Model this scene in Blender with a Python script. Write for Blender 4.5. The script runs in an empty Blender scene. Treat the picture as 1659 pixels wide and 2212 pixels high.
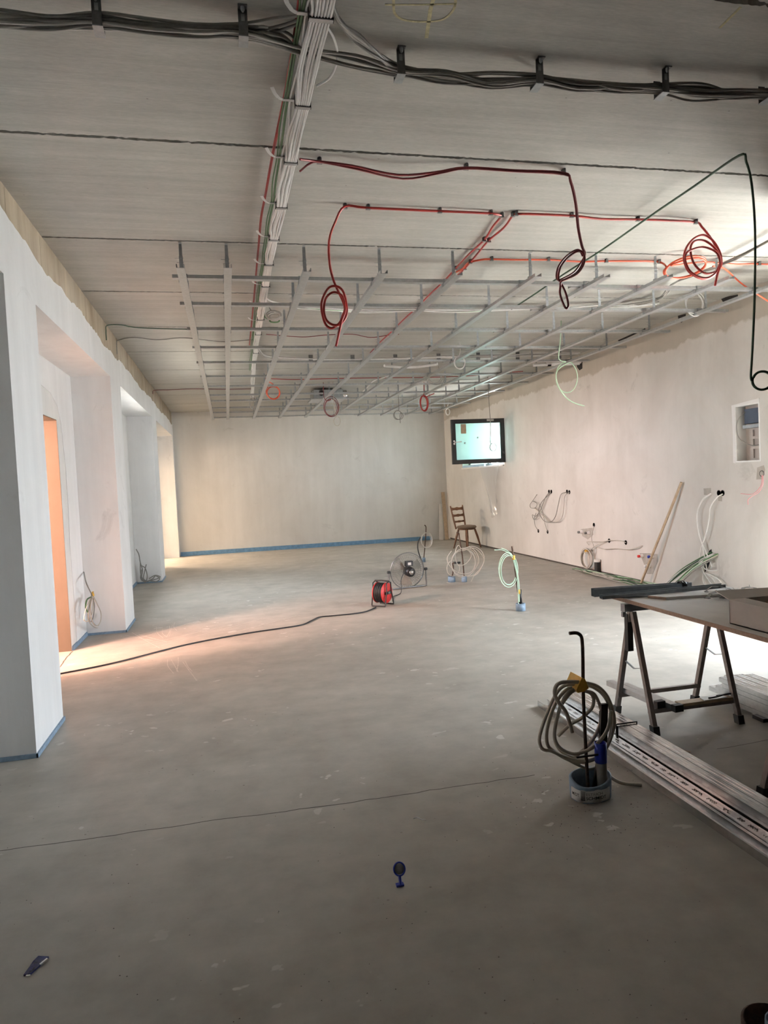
import bpy, math, random
from mathutils import Vector, Matrix
random.seed(7)
scene = bpy.context.scene
COL = scene.collection

# ------------------------------------------------------------------ camera
F_PX, YAW, PITCH, ROLL = 1506.43, 0.2184, -0.0427, -0.0467
EYE = Vector((0.0, 0.0, 1.55))
XL, XR, YF, H = -1.204, 5.554, 17.355, 3.438          # left wall, right wall, far wall, ceiling
fwd = Vector((math.sin(YAW)*math.cos(PITCH), math.cos(YAW)*math.cos(PITCH), math.sin(PITCH)))
rgt0 = Vector((math.cos(YAW), -math.sin(YAW), 0.0))
up0 = rgt0.cross(fwd)
rgt = rgt0*math.cos(ROLL) + up0*math.sin(ROLL)
upv = -rgt0*math.sin(ROLL) + up0*math.cos(ROLL)
cam_d = bpy.data.cameras.new('camera')
cam = bpy.data.objects.new('camera', cam_d)
COL.objects.link(cam)
m = Matrix.Identity(4)
for i in range(3):
    m[i][0], m[i][1], m[i][2], m[i][3] = rgt[i], upv[i], -fwd[i], EYE[i]
cam.matrix_world = m
cam_d.sensor_fit = 'HORIZONTAL'
cam_d.sensor_width = 36.0
cam_d.lens = F_PX/1659*36.0
cam_d.clip_start, cam_d.clip_end = 0.05, 200
scene.camera = cam

# ------------------------------------------------------------------ light
world = bpy.data.worlds.new('world')
scene.world = world
world.use_nodes = True
bg = world.node_tree.nodes['Background']
bg.inputs[0].default_value = (0.83, 0.92, 1.0, 1)      # overcast sky
bg.inputs[1].default_value = 27.0
scene.view_settings.view_transform = 'Standard'
scene.view_settings.look = 'None'
scene.view_settings.gamma = 1.0
scene.view_settings.exposure = 0.66
scene.view_settings.use_curve_mapping = False
scene.cycles.use_denoising = True
scene.cycles.use_adaptive_sampling = True
scene.cycles.adaptive_threshold = 0.04
scene.cycles.max_bounces = 9
scene.cycles.diffuse_bounces = 6
scene.cycles.glossy_bounces = 3
scene.cycles.transparent_max_bounces = 12
scene.cycles.sample_clamp_indirect = 8.0
scene.cycles.caustics_reflective = False
scene.cycles.caustics_refractive = False

# midday sun, high over the terrace side; it only reaches the floor just inside the opening
sun_d = bpy.data.lights.new('sun', 'SUN'); sun_d.energy = 400.0; sun_d.angle = math.radians(0.8); sun_d.color = (1.0, 0.97, 0.93)
sun = bpy.data.objects.new('sun', sun_d); COL.objects.link(sun)
sun.rotation_euler = (0, math.radians(20), math.radians(8))
GY0, GY1, GZ1 = 4.5, 5.85, 2.70        # terrace opening in the right wall, outside the frame
WY0, WY1, WZ0, WZ1 = 13.45, 16.05, 1.80, 2.75   # high window in the right wall

def portal(name, x, y0, y1, z0, z1):
    l = bpy.data.lights.new(name, 'AREA')
    l.shape = 'RECTANGLE'
    l.size, l.size_y = (z1-z0), (y1-y0)
    l.cycles.is_portal = True
    o = bpy.data.objects.new(name, l)
    COL.objects.link(o)
    o.location = (x, (y0+y1)/2, (z0+z1)/2)
    o.rotation_euler = (0, math.radians(90), 0)
    return o
portal('sky_portal_terrace', XR+0.36, GY0, GY1, 0.0, GZ1)
portal('sky_portal_window', XR+0.36, WY0, WY1, WZ0, WZ1)
LY0, LY1, LZ0, LZ1 = 9.3, 11.5, 1.45, 2.50     # window in the second recess on the left, hidden behind its pier
portal('sky_portal_left', -1.93, LY0, LY1, LZ0, LZ1).rotation_euler = (0, math.radians(-90), 0)

# ------------------------------------------------------------------ helpers
CX, CY = 829.5, 1106.0
def ray(px, py): return fwd + rgt*((px-CX)/F_PX) - upv*((py-CY)/F_PX)
def on(axis, v, px, py):
    d = ray(px, py)
    return EYE + d*((v-EYE[axis])/d[axis])
def fl(px, py, z=0.0): return on(2, z, px, py)
def ce(px, py, dz=0.012): return on(2, H-dz, px, py)
def rw(px, py, d=0.0): return on(0, XR-d, px, py)
def atY(y, px, py): return on(1, y, px, py)

class MB:
    """collects geometry for ONE mesh object"""
    def __init__(s): s.v, s.f, s.s = [], [], []
    def add(s, vs, fs, smooth=False):
        n = len(s.v)
        s.v += [tuple(v) for v in vs]
        for f in fs:
            s.f.append([i+n for i in f]); s.s.append(smooth)
        return s
    def box(s, a, b):
        x0,y0,z0 = min(a[0],b[0]),min(a[1],b[1]),min(a[2],b[2]); x1,y1,z1 = max(a[0],b[0]),max(a[1],b[1]),max(a[2],b[2])
        return s.add([(x0,y0,z0),(x1,y0,z0),(x1,y1,z0),(x0,y1,z0),(x0,y0,z1),(x1,y0,z1),(x1,y1,z1),(x0,y1,z1)],
              [(0,3,2,1),(4,5,6,7),(0,1,5,4),(1,2,6,5),(2,3,7,6),(3,0,4,7)])
    def bar(s, p, q, w, h, up=(0,0,1)):
        """rectangular bar from p to q; w across, h along up"""
        p, q, up = Vector(p), Vector(q), Vector(up)
        d = (q-p).normalized(); a = d.cross(up)
        if a.length < 1e-4: a = d.cross(Vector((1,0,0)))
        a.normalize(); b = a.cross(d)
        vs = []
        for c in (p, q):
            for sx, sz in ((-1,-1),(1,-1),(1,1),(-1,1)):
                vs.append(c + a*(sx*w/2) + b*(sz*h/2))
        return s.add(vs, [(3,2,1,0),(4,5,6,7),(0,1,5,4),(1,2,6,5),(2,3,7,6),(3,0,4,7)])
    def tube(s, pts, r, n=6, closed=False, rs=None):
        pts = [Vector(p) for p in pts]; N = len(pts)
        if N < 2: return s
        vs, fs = [], []
        prev = None
        for i, p in enumerate(pts):
            if closed: d = pts[(i+1)%N]-pts[i-1]
            else: d = pts[min(i+1,N-1)]-pts[max(i-1,0)]
            if d.length < 1e-9: d = Vector((0,0,1))
            d.normalize()
            if prev is None:
                a = d.cross(Vector((0,0,1)))
                if a.length < 1e-3: a = d.cross(Vector((1,0,0)))
            else:
                a = prev - d*prev.dot(d)
                if a.length < 1e-6: a = d.cross(Vector((1,0,0)))
            a.normalize(); prev = a; b = d.cross(a)
            rr = rs[i] if rs else r
            for k in range(n):
                t = 2*math.pi*k/n
                vs.append(p + a*(rr*math.cos(t)) + b*(rr*math.sin(t)))
        M = N if closed else N-1
        for i in range(M):
            j = (i+1) % N
            for k in range(n):
                l = (k+1) % n
                fs.append((i*n+k, j*n+k, j*n+l, i*n+l))
        s.add(vs, fs, True)
        if not closed:
            s.add(vs[:n], [tuple(range(n))]); s.add(vs[-n:], [tuple(reversed(range(n)))])
        return s
    def lathe(s, prof, c=(0,0,0), ax=(0,0,1), n=24, smooth=True):
        """prof: list of (radius, height along ax)"""
        c, ax = Vector(c), Vector(ax).normalized()
        a = ax.cross(Vector((0,0,1)))
        if a.length < 1e-3: a = Vector((1,0,0))
        a.normalize(); b = ax.cross(a)
        vs, fs = [], []
        for r, h in prof:
            for k in range(n):
                t = 2*math.pi*k/n
                vs.append(c + ax*h + a*(r*math.cos(t)) + b*(r*math.sin(t)))
        for i in range(len(prof)-1):
            for k in range(n):
                l = (k+1) % n
                fs.append((i*n+k, i*n+l, (i+1)*n+l, (i+1)*n+k))
        s.add(vs, fs, smooth)
        for i, rev in ((0, True), (len(prof)-1, False)):
            if prof[i][0] > 1e-6:
                idx = range(n)
                s.add(vs[i*n:(i+1)*n], [tuple(reversed(idx)) if rev else tuple(idx)])
        return s
    def prism(s, poly, d):
        """poly: planar outline of 3D points, extruded by vector d"""
        poly = [Vector(p) for p in poly]; d = Vector(d); n = len(poly)
        vs = poly + [p+d for p in poly]
        fs = [tuple(reversed(range(n))), tuple(range(n, 2*n))]
        fs += [(i, (i+1)%n, n+(i+1)%n, n+i) for i in range(n)]
        return s.add(vs, fs)
    def build(s, name, mat, parent=None, origin=None):
        if parent is not None:
            off = WLOC.get(parent, Vector((0,0,0)))
        elif origin is not None: off = Vector(origin)
        else:
            xs = [v[0] for v in s.v]; ys = [v[1] for v in s.v]; zs = [v[2] for v in s.v]
            off = Vector(((min(xs)+max(xs))/2, (min(ys)+max(ys))/2, min(zs)))
        me = bpy.data.meshes.new(name)
        me.from_pydata([(v[0]-off.x, v[1]-off.y, v[2]-off.z) for v in s.v], [], s.f)
        me.polygons.foreach_set('use_smooth', s.s)
        me.materials.append(mat)
        me.update()
        o = bpy.data.objects.new(name, me)
        COL.objects.link(o)
        if parent is not None:
            o.parent = parent
            WLOC[o] = off
        else:
            o.location = off
            WLOC[o] = off
        return o
WLOC = {}
def tag(o, label, cat, group=None, kind=None):
    if label: o['label'] = label
    if cat: o['category'] = cat
    if group: o['group'] = group
    if kind: o['kind'] = kind
    return o
def thing(name, loc, label=None, cat=None, group=None, kind=None, world_coords=True):
    o = bpy.data.objects.new(name, None)
    o.empty_display_size = 0.05
    COL.objects.link(o)
    o.location = loc
    WLOC[o] = Vector(loc) if world_coords else Vector((0,0,0))
    return tag(o, label, cat, group, kind)
def struct(o, label=None):
    o['kind'] = 'structure'
    if label: o['label'] = label
    return o
def clone(o, parent, loc=(0,0,0)):
    c = o.copy(); COL.objects.link(c); c.parent = parent; c.location = loc
    return c
ORD = ['first','second','third','fourth','fifth','sixth','seventh','eighth','ninth','tenth','eleventh','twelfth','thirteenth','fourteenth','fifteenth','sixteenth']
def spline(pts, k=6):
    pts = [Vector(p) for p in pts]
    if len(pts) < 3: return pts
    P = [pts[0]*2-pts[1]] + pts + [pts[-1]*2-pts[-2]]
    out = []
    for i in range(1, len(P)-2):
        a, b, c, d = P[i-1], P[i], P[i+1], P[i+2]
        for j in range(k):
            t = j/k
            out.append(0.5*((2*b) + (c-a)*t + (2*a-5*b+4*c-d)*t*t + (3*b-a-3*c+d)*t**3))
    out.append(pts[-1])
    return out
def coil(c, r, loops, nrm=None, jit=0.12, aspect=1.0, start=90, k=18, drift=0.006, rnd=None):
    """points of a loose hanging coil whose plane is square to nrm"""
    rnd = rnd or random
    c = Vector(c)
    nrm = Vector(nrm) if nrm else Vector((0.2, -1, 0))
    nrm.normalize()
    a = Vector((0,0,1)).cross(nrm).normalized(); b = nrm.cross(a)
    out = []; ph = math.radians(start)
    ox, oy, rr = 0, 0, 1
    for L in range(loops):
        nx, ny, nr = rnd.uniform(-jit,jit)*r, rnd.uniform(-jit,jit)*r*.7, 1+rnd.uniform(-jit,jit)
        for j in range(k):
            t = j/k
            x = ox+(nx-ox)*t; y = oy+(ny-oy)*t; q = (rr+(nr-rr)*t)*r
            ang = ph + 2*math.pi*t
            out.append(c + a*(x+q*math.cos(ang)) + b*(y+q*aspect*math.sin(ang)) + nrm*(drift*(L+t)))
        ox, oy, rr = nx, ny, nr
    return out

# ------------------------------------------------------------------ materials
def nmat(name):
    mt = bpy.data.materials.new(name); mt.use_nodes = True
    nt = mt.node_tree
    return mt, nt, nt.nodes['Principled BSDF']
def ramp(nt, stops, src):
    r = nt.nodes.new('ShaderNodeValToRGB')
    el = r.color_ramp.elements
    while len(el) < len(stops): el.new(0.5)
    for e, (p, c) in zip(el, stops):
        e.position = p; e.color = (*c, 1) if len(c) == 3 else c
    nt.links.new(src, r.inputs[0])
    return r.outputs[0]
def coords(nt, scale=(1,1,1), rot=(0,0,0)):
    tc = nt.nodes.new('ShaderNodeTexCoord'); mp = nt.nodes.new('ShaderNodeMapping')
    mp.inputs['Scale'].default_value = scale; mp.inputs['Rotation'].default_value = rot
    nt.links.new(tc.outputs['Object'], mp.inputs[0])
    return mp.outputs[0]
def noise(nt, vec, scale, detail=4, rough=0.55, dist=0.0):
    n = nt.nodes.new('ShaderNodeTexNoise')
    n.inputs['Scale'].default_value = scale; n.inputs['Detail'].default_value = detail
    n.inputs['Roughness'].default_value = rough; n.inputs['Distortion'].default_value = dist
    nt.links.new(vec, n.inputs['Vector'])
    return n.outputs['Fac']
def mix(nt, fac, a, b, mode='MIX'):
    n = nt.nodes.new('ShaderNodeMix'); n.data_type = 'RGBA'; n.blend_type = mode
    for s, val in ((0, fac), (6, a), (7, b)):
        if isinstance(val, (int, float)): n.inputs[s].default_value = val
        elif isinstance(val, tuple): n.inputs[s].default_value = (*val, 1)
        else: nt.links.new(val, n.inputs[s])
    return n.outputs[2]
def bump(nt, bsdf, h, strength=0.2, dist=0.01):
    b = nt.nodes.new('ShaderNodeBump'); b.inputs['Strength'].default_value = strength; b.inputs['Distance'].default_value = dist
    nt.links.new(h, b.inputs['Height']); nt.links.new(b.outputs[0], bsdf.inputs['Normal'])
def plain(name, col, rough=0.6, metal=0.0, var=0.12, scale=20, spec=0.5):
    mt, nt, b = nmat(name)
    v = coords(nt)
    n = noise(nt, v, scale)
    lo = tuple(c*(1-var) for c in col); hi = tuple(min(1, c*(1+var)) for c in col)
    nt.links.new(ramp(nt, [(0.3, lo), (0.7, hi)], n), b.inputs['Base Color'])
    b.inputs['Roughness'].default_value = rough; b.inputs['Metallic'].default_value = metal
    b.inputs['Specular IOR Level'].default_value = spec
    return mt

def mat_floor():
    mt, nt, b = nmat('screed')
    v = coords(nt)
    big = ramp(nt, [(0.3, (0.35,0.322,0.284)), (0.55, (0.425,0.395,0.350)), (0.75, (0.48,0.45,0.405))], noise(nt, v, 0.55, 5, 0.6, 0.4))
    mid = ramp(nt, [(0.3, (0.82,0.82,0.82)), (0.7, (1.08,1.08,1.08))], noise(nt, coords(nt, (1,1,1)), 4.0, 6, 0.65))
    c = mix(nt, 1.0, big, mid, 'MULTIPLY')
    sweep = ramp(nt, [(0.35, (0.975,0.975,0.97)), (0.65, (1.02,1.02,1.02))], noise(nt, coords(nt, (0.8,5,1), (0,0,0.35)), 1.6, 4, 0.6, 0.8))
    c = mix(nt, 1.0, c, sweep, 'MULTIPLY')
    # pale plaster splashes
    sp = ramp(nt, [(0.655, (0,0,0)), (0.675, (1,1,1))], noise(nt, coords(nt, (1,1.3,1)), 7.5, 3, 0.5, 0.3))
    sp2 = ramp(nt, [(0.48, (0,0,0)), (0.58, (1,1,1))], noise(nt, v, 0.8, 2))
    c = mix(nt, mix(nt, 1.0, sp, sp2, 'MULTIPLY'), c, (0.56,0.54,0.50))
    # fine dark grains
    vo = nt.nodes.new('ShaderNodeTexVoronoi'); vo.inputs['Scale'].default_value = 11; nt.links.new(v, vo.inputs['Vector'])
    dk = ramp(nt, [(0.035, (1,1,1)), (0.075, (0,0,0))], vo.outputs['Distance'])
    dk2 = ramp(nt, [(0.5, (0,0,0)), (0.6, (0.8,0.8,0.8))], noise(nt, coords(nt, (1,1,1)), 1.7, 3))
    c = mix(nt, mix(nt, 1.0, dk, dk2, 'MULTIPLY'), c, (0.10,0.085,0.065))
    nt.links.new(c, b.inputs['Base Color'])
    nt.links.new(ramp(nt, [(0.3, (0.42,)*3), (0.7, (0.62,)*3)], noise(nt, v, 2.5, 4)), b.inputs['Roughness'])
    b.inputs['Specular IOR Level'].default_value = 0.35
    bump(nt, b, noise(nt, v, 90, 5, 0.7), 0.12, 0.004)
    return mt
def mat_ceiling():
    mt, nt, b = nmat('precast_concrete')
    st = ramp(nt, [(0.3, (0.36,0.352,0.32)), (0.7, (0.47,0.46,0.425))], noise(nt, coords(nt, (0.35,7,1)), 2.0, 6, 0.65, 0.3))
    cl = ramp(nt, [(0.3, (0.84,0.84,0.84)), (0.7, (1.08,1.08,1.07))], noise(nt, coords(nt, (1,1.4,1)), 1.1, 6, 0.65))
    fine = ramp(nt, [(0.35, (0.9,0.9,0.9)), (0.65, (1.06,1.06,1.06))], noise(nt, coords(nt, (6,30,1)), 4, 4, 0.7))
    c = mix(nt, 1.0, mix(nt, 1.0, st, cl, 'MULTIPLY'), fine, 'MULTIPLY')
    vo = nt.nodes.new('ShaderNodeTexVoronoi'); vo.inputs['Scale'].default_value = 4.5; nt.links.new(coords(nt, (1,1.6,1)), vo.inputs['Vector'])
    c = mix(nt, ramp(nt, [(0.018, (0.8,0.8,0.8)), (0.035, (0,0,0))], vo.outputs['Distance']), c, (0.12,0.11,0.10))
    nt.links.new(c, b.inputs['Base Color'])
    b.inputs['Roughness'].default_value = 0.42
    b.inputs['Specular IOR Level'].default_value = 0.4
    bump(nt, b, noise(nt, coords(nt, (2,20,1)), 6, 5, 0.7), 0.08, 0.004)
    return mt
def mat_plaster(name, lo, hi, streak=0.10, rough=0.85, top=None):
    mt, nt, b = nmat(name)
    base = ramp(nt, [(0.3, lo), (0.7, hi)], noise(nt, coords(nt, (1,1,0.8)), 0.9, 6, 0.62, 0.5))
    stv = ramp(nt, [(0.3, (1-streak,)*3), (0.7, (1+streak*0.4,)*3)], noise(nt, coords(nt, (5,5,0.5)), 1.2, 5, 0.65))
    c = mix(nt, 1.0, base, stv, 'MULTIPLY')
    bl = ramp(nt, [(0.62, (0,0,0)), (0.74, (0.55,0.55,0.55))], noise(nt, coords(nt, (1,1,1.3)), 1.9, 6, 0.7, 0.8))
    c = mix(nt, bl, c, tuple(x*0.72 for x in lo))
    if top:   # ragged bare render band under the ceiling, with the dimmer light there painted in
        sep = nt.nodes.new('ShaderNodeSeparateXYZ'); nt.links.new(coords(nt), sep.inputs[0])
        ad = nt.nodes.new('ShaderNodeMath'); ad.operation = 'MULTIPLY_ADD'; ad.inputs[1].default_value = 0.28
        nt.links.new(noise(nt, coords(nt, (1,1.2,1)), 2.2, 5, 0.6), ad.inputs[0]); nt.links.new(sep.outputs[2], ad.inputs[2])
        mr = nt.nodes.new('ShaderNodeMapRange'); mr.inputs[1].default_value = top+0.12; mr.inputs[2].default_value = top+0.15
        nt.links.new(ad.outputs[0], mr.inputs[0])
        c = mix(nt, mr.outputs[0], c, mix(nt, 1.0, c, (0.74,0.71,0.66), 'MULTIPLY'))
    nt.links.new(c, b.inputs['Base Color'])
    b.inputs['Roughness'].default_value = rough
    b.inputs['Specular IOR Level'].default_value = 0.3
    bump(nt, b, noise(nt, coords(nt, (3,3,2)), 14, 5, 0.65), 0.15, 0.006)
    return mt
M = {}
M['floor'] = mat_floor()
M['ceiling'] = mat_ceiling()
M['joint'] = plain('joint_mortar', (0.20,0.18,0.15), 0.9, var=0.35, scale=60)
M['plaster_right'] = mat_plaster('lime_plaster', (0.57,0.55,0.52), (0.70,0.685,0.66), 0.035, top=3.08)
M['plaster_far'] = mat_plaster('smooth_plaster', (0.57,0.55,0.52), (0.66,0.645,0.62), 0.05)
M['paint'] = mat_plaster('white_paint', (0.74,0.735,0.73), (0.84,0.84,0.84), 0.06)
M['niche'] = mat_plaster('niche_plaster', (0.66,0.65,0.63), (0.80,0.79,0.77), 0.08)
M['beam'] = mat_plaster('raw_beam', (0.30,0.24,0.17), (0.50,0.43,0.34), 0.35)
M['darkwall'] = mat_plaster('dark_unseen_wall', (0.20,0.19,0.17), (0.28,0.27,0.25), 0.1)  # kept dark so the unseen walls bounce less light onto the near floor
M['dimreveal'] = mat_plaster('dimmed_reveal', (0.135,0.105,0.075), (0.17,0.13,0.095), 0.08)  # toned down so the lamp-lit jamb does not burn out
M['blue'] = plain('blue_foam', (0.13,0.26,0.42), 0.7, var=0.2, scale=14)
M['bluesheet'] = plain('blue_foam_sheet', (0.22,0.31,0.41), 0.55, var=0.2, scale=30)
M['galv'] = plain('galvanised_steel', (0.46,0.475,0.48), 0.34, 0.85, var=0.10, scale=30)
M['galv3'] = plain('bright_profile_steel', (0.60,0.61,0.62), 0.24, 1.0, var=0.10, scale=30)
M['galv2'] = plain('galvanised_steel_dull', (0.36,0.38,0.39), 0.45, 0.7, var=0.15, scale=30)
M['darkgalv'] = plain('grey_profile_steel', (0.27,0.30,0.325), 0.4, 0.4, var=0.15, scale=30)
M['steel'] = plain('clamp_steel', (0.20,0.20,0.20), 0.4, 0.8, var=0.2, scale=40)
M['black'] = plain('black_plastic', (0.012,0.012,0.013), 0.45, var=0.2)
M['blackcable'] = plain('black_rubber_cable', (0.018,0.018,0.02), 0.5)
M['white'] = plain('white_cable', (0.80,0.79,0.77), 0.45, var=0.06)
M['grey'] = plain('grey_cable', (0.42,0.40,0.37), 0.45, var=0.08)
M['dgrey'] = plain('dark_grey_cable', (0.24,0.23,0.21), 0.5, var=0.1)
M['beige'] = plain('beige_cable', (0.48,0.435,0.365), 0.5, var=0.08)
M['green'] = plain('green_cable', (0.08,0.17,0.07), 0.5, var=0.1)
M['lgreen'] = plain('pale_green_cable', (0.50,0.68,0.50), 0.5, var=0.06)
M['dgreen'] = plain('dark_green_cable', (0.03,0.07,0.04), 0.5)
M['red'] = plain('red_cable', (0.33,0.022,0.018), 0.42, var=0.1)
M['orange'] = plain('orange_cable', (0.58,0.085,0.035), 0.42, var=0.1)
M['dred'] = plain('dark_red_cable', (0.16,0.015,0.02), 0.45, var=0.1)
M['redplastic'] = plain('red_plastic', (0.60,0.03,0.03), 0.4, var=0.08)
M['pink'] = plain('pink_wire', (0.75,0.35,0.38), 0.5)
M['rust'] = plain('rusty_rebar', (0.09,0.055,0.04), 0.8, 0.2, var=0.4, scale=60)
M['yellow'] = plain('yellow_tape', (0.62,0.36,0.04), 0.5, var=0.15)
M['wood'] = plain('pale_wood', (0.46,0.35,0.24), 0.6, var=0.15, scale=25)
M['walnut'] = plain('brown_stained_wood', (0.16,0.065,0.028), 0.45, var=0.25, scale=25)
M['cushion'] = plain('brown_seat_cushion', (0.20,0.14,0.10), 0.9, var=0.2, scale=60)
M['board'] = plain('chipboard_white', (0.68,0.65,0.62), 0.6, var=0.06, scale=8)
M['edge'] = plain('chipboard_edge', (0.42,0.29,0.22), 0.8, var=0.15, scale=80)
M['card'] = plain('grey_cardboard', (0.55,0.50,0.46), 0.8, var=0.06, scale=8)
M['brown'] = plain('brown_cardboard', (0.30,0.19,0.10), 0.85, var=0.1, scale=10)
M['paper'] = plain('paper', (0.72,0.71,0.69), 0.8, var=0.04)
M['bluepipe'] = plain('blue_pipe', (0.02,0.05,0.42), 0.4, var=0.1)
M['greypipe'] = plain('grey_pipe', (0.25,0.24,0.22), 0.6, var=0.15)
M['navy'] = plain('navy_film', (0.012,0.014,0.08), 0.25, var=0.3, scale=40)
M['frame'] = plain('anthracite_frame', (0.012,0.012,0.014), 0.4, var=0.15)
M['whiteplastic'] = plain('white_plastic', (0.80,0.80,0.79), 0.4, var=0.04)
M['chrome'] = plain('chrome', (0.75,0.75,0.75), 0.18, 1.0, var=0.05)
M['skyblue'] = plain('light_blue_foam', (0.45,0.68,0.85), 0.6, var=0.08)
M['pave'] = plain('outside_paving', (0.60,0.58,0.55), 0.8, var=0.1, scale=2)
M['dimground'] = plain('low_bounce_dark', (0.14,0.13,0.115), 0.9, var=0.3, scale=3)  # dark tone chosen to weaken the bounce from the left ground
M['mint'] = plain('pale_green_render', (0.62,0.85,0.76), 0.8, var=0.04, scale=1)
M['chalk'] = plain('yellow_chalk', (0.55,0.51,0.31), 0.9, var=0.2, scale=50)
M['scuff'] = plain('pale_scuff', (0.54,0.51,0.46), 0.9, var=0.15, scale=30)
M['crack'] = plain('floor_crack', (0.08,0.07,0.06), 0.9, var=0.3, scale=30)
M['hole'] = plain('painted_hole_shade', (0.015,0.013,0.012), 0.9)  # near-black plate colour, the painted shade inside openings
M['raw'] = plain('raw_render_patch', (0.40,0.375,0.34), 0.9, var=0.15, scale=12)
M['bluepvc'] = plain('dark_blue_panel', (0.03,0.05,0.09), 0.5)
def mat_mesh_glass(name, ct, cl_, f):
    mt, nt, b = nmat(name)
    tr = nt.nodes.new('ShaderNodeBsdfTransparent'); tr.inputs[0].default_value = ct
    tl = nt.nodes.new('ShaderNodeBsdfTranslucent'); tl.inputs[0].default_value = cl_
    mx = nt.nodes.new('ShaderNodeMixShader'); mx.inputs[0].default_value = f
    nt.links.new(tr.outputs[0], mx.inputs[1]); nt.links.new(tl.outputs[0], mx.inputs[2])
    g = nt.nodes.new('ShaderNodeBsdfGlossy'); g.inputs['Roughness'].default_value = 0.05
    m2 = nt.nodes.new('ShaderNodeMixShader'); m2.inputs[0].default_value = 0.05
    nt.links.new(mx.outputs[0], m2.inputs[1]); nt.links.new(g.outputs[0], m2.inputs[2])
    nt.links.new(m2.outputs[0], nt.nodes['Material Output'].inputs[0])
    return mt
M['glass'] = mat_mesh_glass('sash_glass', (0.42,0.47,0.455,1), (0.62,0.86,0.80,1), 0.4)
M['glass2'] = mat_mesh_glass('fixed_glass', (0.17,0.215,0.20,1), (0.15,0.21,0.19,1), 0.3)
def mat_film():
    mt, nt, b = nmat('clear_plastic_film')
    tr = nt.nodes.new('ShaderNodeBsdfTransparent')
    gl = nt.nodes.new('ShaderNodeBsdfGlossy'); gl.inputs['Roughness'].default_value = 0.15
    df = nt.nodes.new('ShaderNodeBsdfDiffuse'); df.inputs[0].default_value = (0.8,0.8,0.8,1)
    m1 = nt.nodes.new('ShaderNodeMixShader'); m1.inputs[0].default_value = 0.4
    nt.links.new(gl.outputs[0], m1.inputs[1]); nt.links.new(df.outputs[0], m1.inputs[2])
    m2 = nt.nodes.new('ShaderNodeMixShader'); m2.inputs[0].default_value = 0.30
    nt.links.new(tr.outputs[0], m2.inputs[1]); nt.links.new(m1.outputs[0], m2.inputs[2])
    nt.links.new(m2.outputs[0], nt.nodes['Material Output'].inputs[0])
    return mt
M['film'] = mat_film()
def mat_grip():
    mt, nt, b = nmat('bulb_glow')
    e = nt.nodes.new('ShaderNodeEmission'); e.inputs[0].default_value = (1.0,0.62,0.30,1); e.inputs[1].default_value = 30
    nt.links.new(e.outputs[0], nt.nodes['Material Output'].inputs[0])
    return mt
M['bulb'] = mat_grip()

# ------------------------------------------------------------------ room shell
XB = -1.62            # back plane of the wall recesses on the left
YB = -5.0             # wall behind the camera
XS = -5.4             # far side of the side rooms
o = struct(MB().box((XB-0.32, YB-0.3, -0.2), (XR+0.36, YF+0.3, 0)).box((XS-0.3, YB-0.3, -0.2), (XB-0.32, 8.9, 0)).box((XS-0.3, 13.0, -0.2), (XB-0.32, YF+0.3, 0)).build('floor', M['floor'], origin=(0,0,0)))
floor = o
# ceiling: backing slab carrying the precast panels as pieces with recessed joints
ceil = struct(MB().box((XB-0.32, YB-0.3, H+0.035), (XR+0.36, YF+0.3, H+0.25)).build('ceiling', M['joint'], origin=(0,0,0)))
WLOC[ceil] = Vector((0,0,0))
JY = [YB-0.3, -3.3, -1.85, -0.4, 1.06, 2.52, 3.98, 5.53, 6.94, 8.40, 9.86, 11.32, 12.78, 14.24, 15.70, YF+0.3]
rj = random.Random(3)
for a, b_ in zip(JY[:-1], JY[1:]):
    mb = MB(); n = 420; x0, x1 = XB-0.32, XR+0.36
    g = 0.0135
    lo = [(x0+(x1-x0)*i/n, a+g+rj.uniform(-0.004,0.004)-(0.008 if rj.random()<.10 else 0)) for i in range(n+1)]
    hi = [(x0+(x1-x0)*i/n, b_-g+rj.uniform(-0.004,0.004)+(0.007 if rj.random()<.10 else 0)) for i in range(n+1)]
    vs = [(x,y,H) for x,y in lo] + [(x,y,H) for x,y in hi] + [(x,y,H+0.035) for x,y in lo] + [(x,y,H+0.035) for x,y in hi]
    N = n+1; fs = []
    for i in range(n):
        fs += [(i, N+i, N+i+1, i+1), (i, i+1, 2*N+i+1, 2*N+i), (N+i+1, N+i, 3*N+i, 3*N+i+1)]
    mb.add(vs, fs).build('ceiling_panel', M['ceiling'], ceil)

# wall on the right: pieces around the terrace opening, the high window and the fuse-box recess
NY0, NY1, NZ0, NZ1 = 6.395, 6.745, 1.595, 2.205
def wall_with_holes(x0, x1, ys, zs, holes):
    mb = MB()
    for y0, y1 in zip(ys[:-1], ys[1:]):
        for z0, z1 in zip(zs[:-1], zs[1:]):
            cy, cz = (y0+y1)/2, (z0+z1)/2
            if any(h[0] < cy < h[1] and h[2] < cz < h[3] for h in holes): continue
            mb.box((x0,y0,z0), (x1,y1,z1))
    return mb
mb = wall_with_holes(XR, XR+0.36, [YB-0.3, GY0, GY1, NY0, NY1, WY0, WY1, YF+0.3], [0, NZ0, WZ0, NZ1, GZ1, H+0.03],
     [(GY0,GY1,0,GZ1), (WY0,WY1,WZ0,WZ1), (NY0,NY1,NZ0,NZ1)])
mb.box((XR+0.14, NY0, NZ0), (XR+0.3, NY1, NZ1))
wall_r = struct(mb.build('wall_right', M['plaster_right'], origin=(0,0,0)))
wall_f = struct(MB().box((XL-0.6, YF, 0), (XR, YF+0.3, H+0.03)).build('wall_far', M['plaster_far'], origin=(0,0,0)))
struct(MB().box((XS, YB-0.3, 0), (XR, YB, H+0.03)).build('wall_back', M['darkwall'], origin=(0,0,0)))

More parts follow.
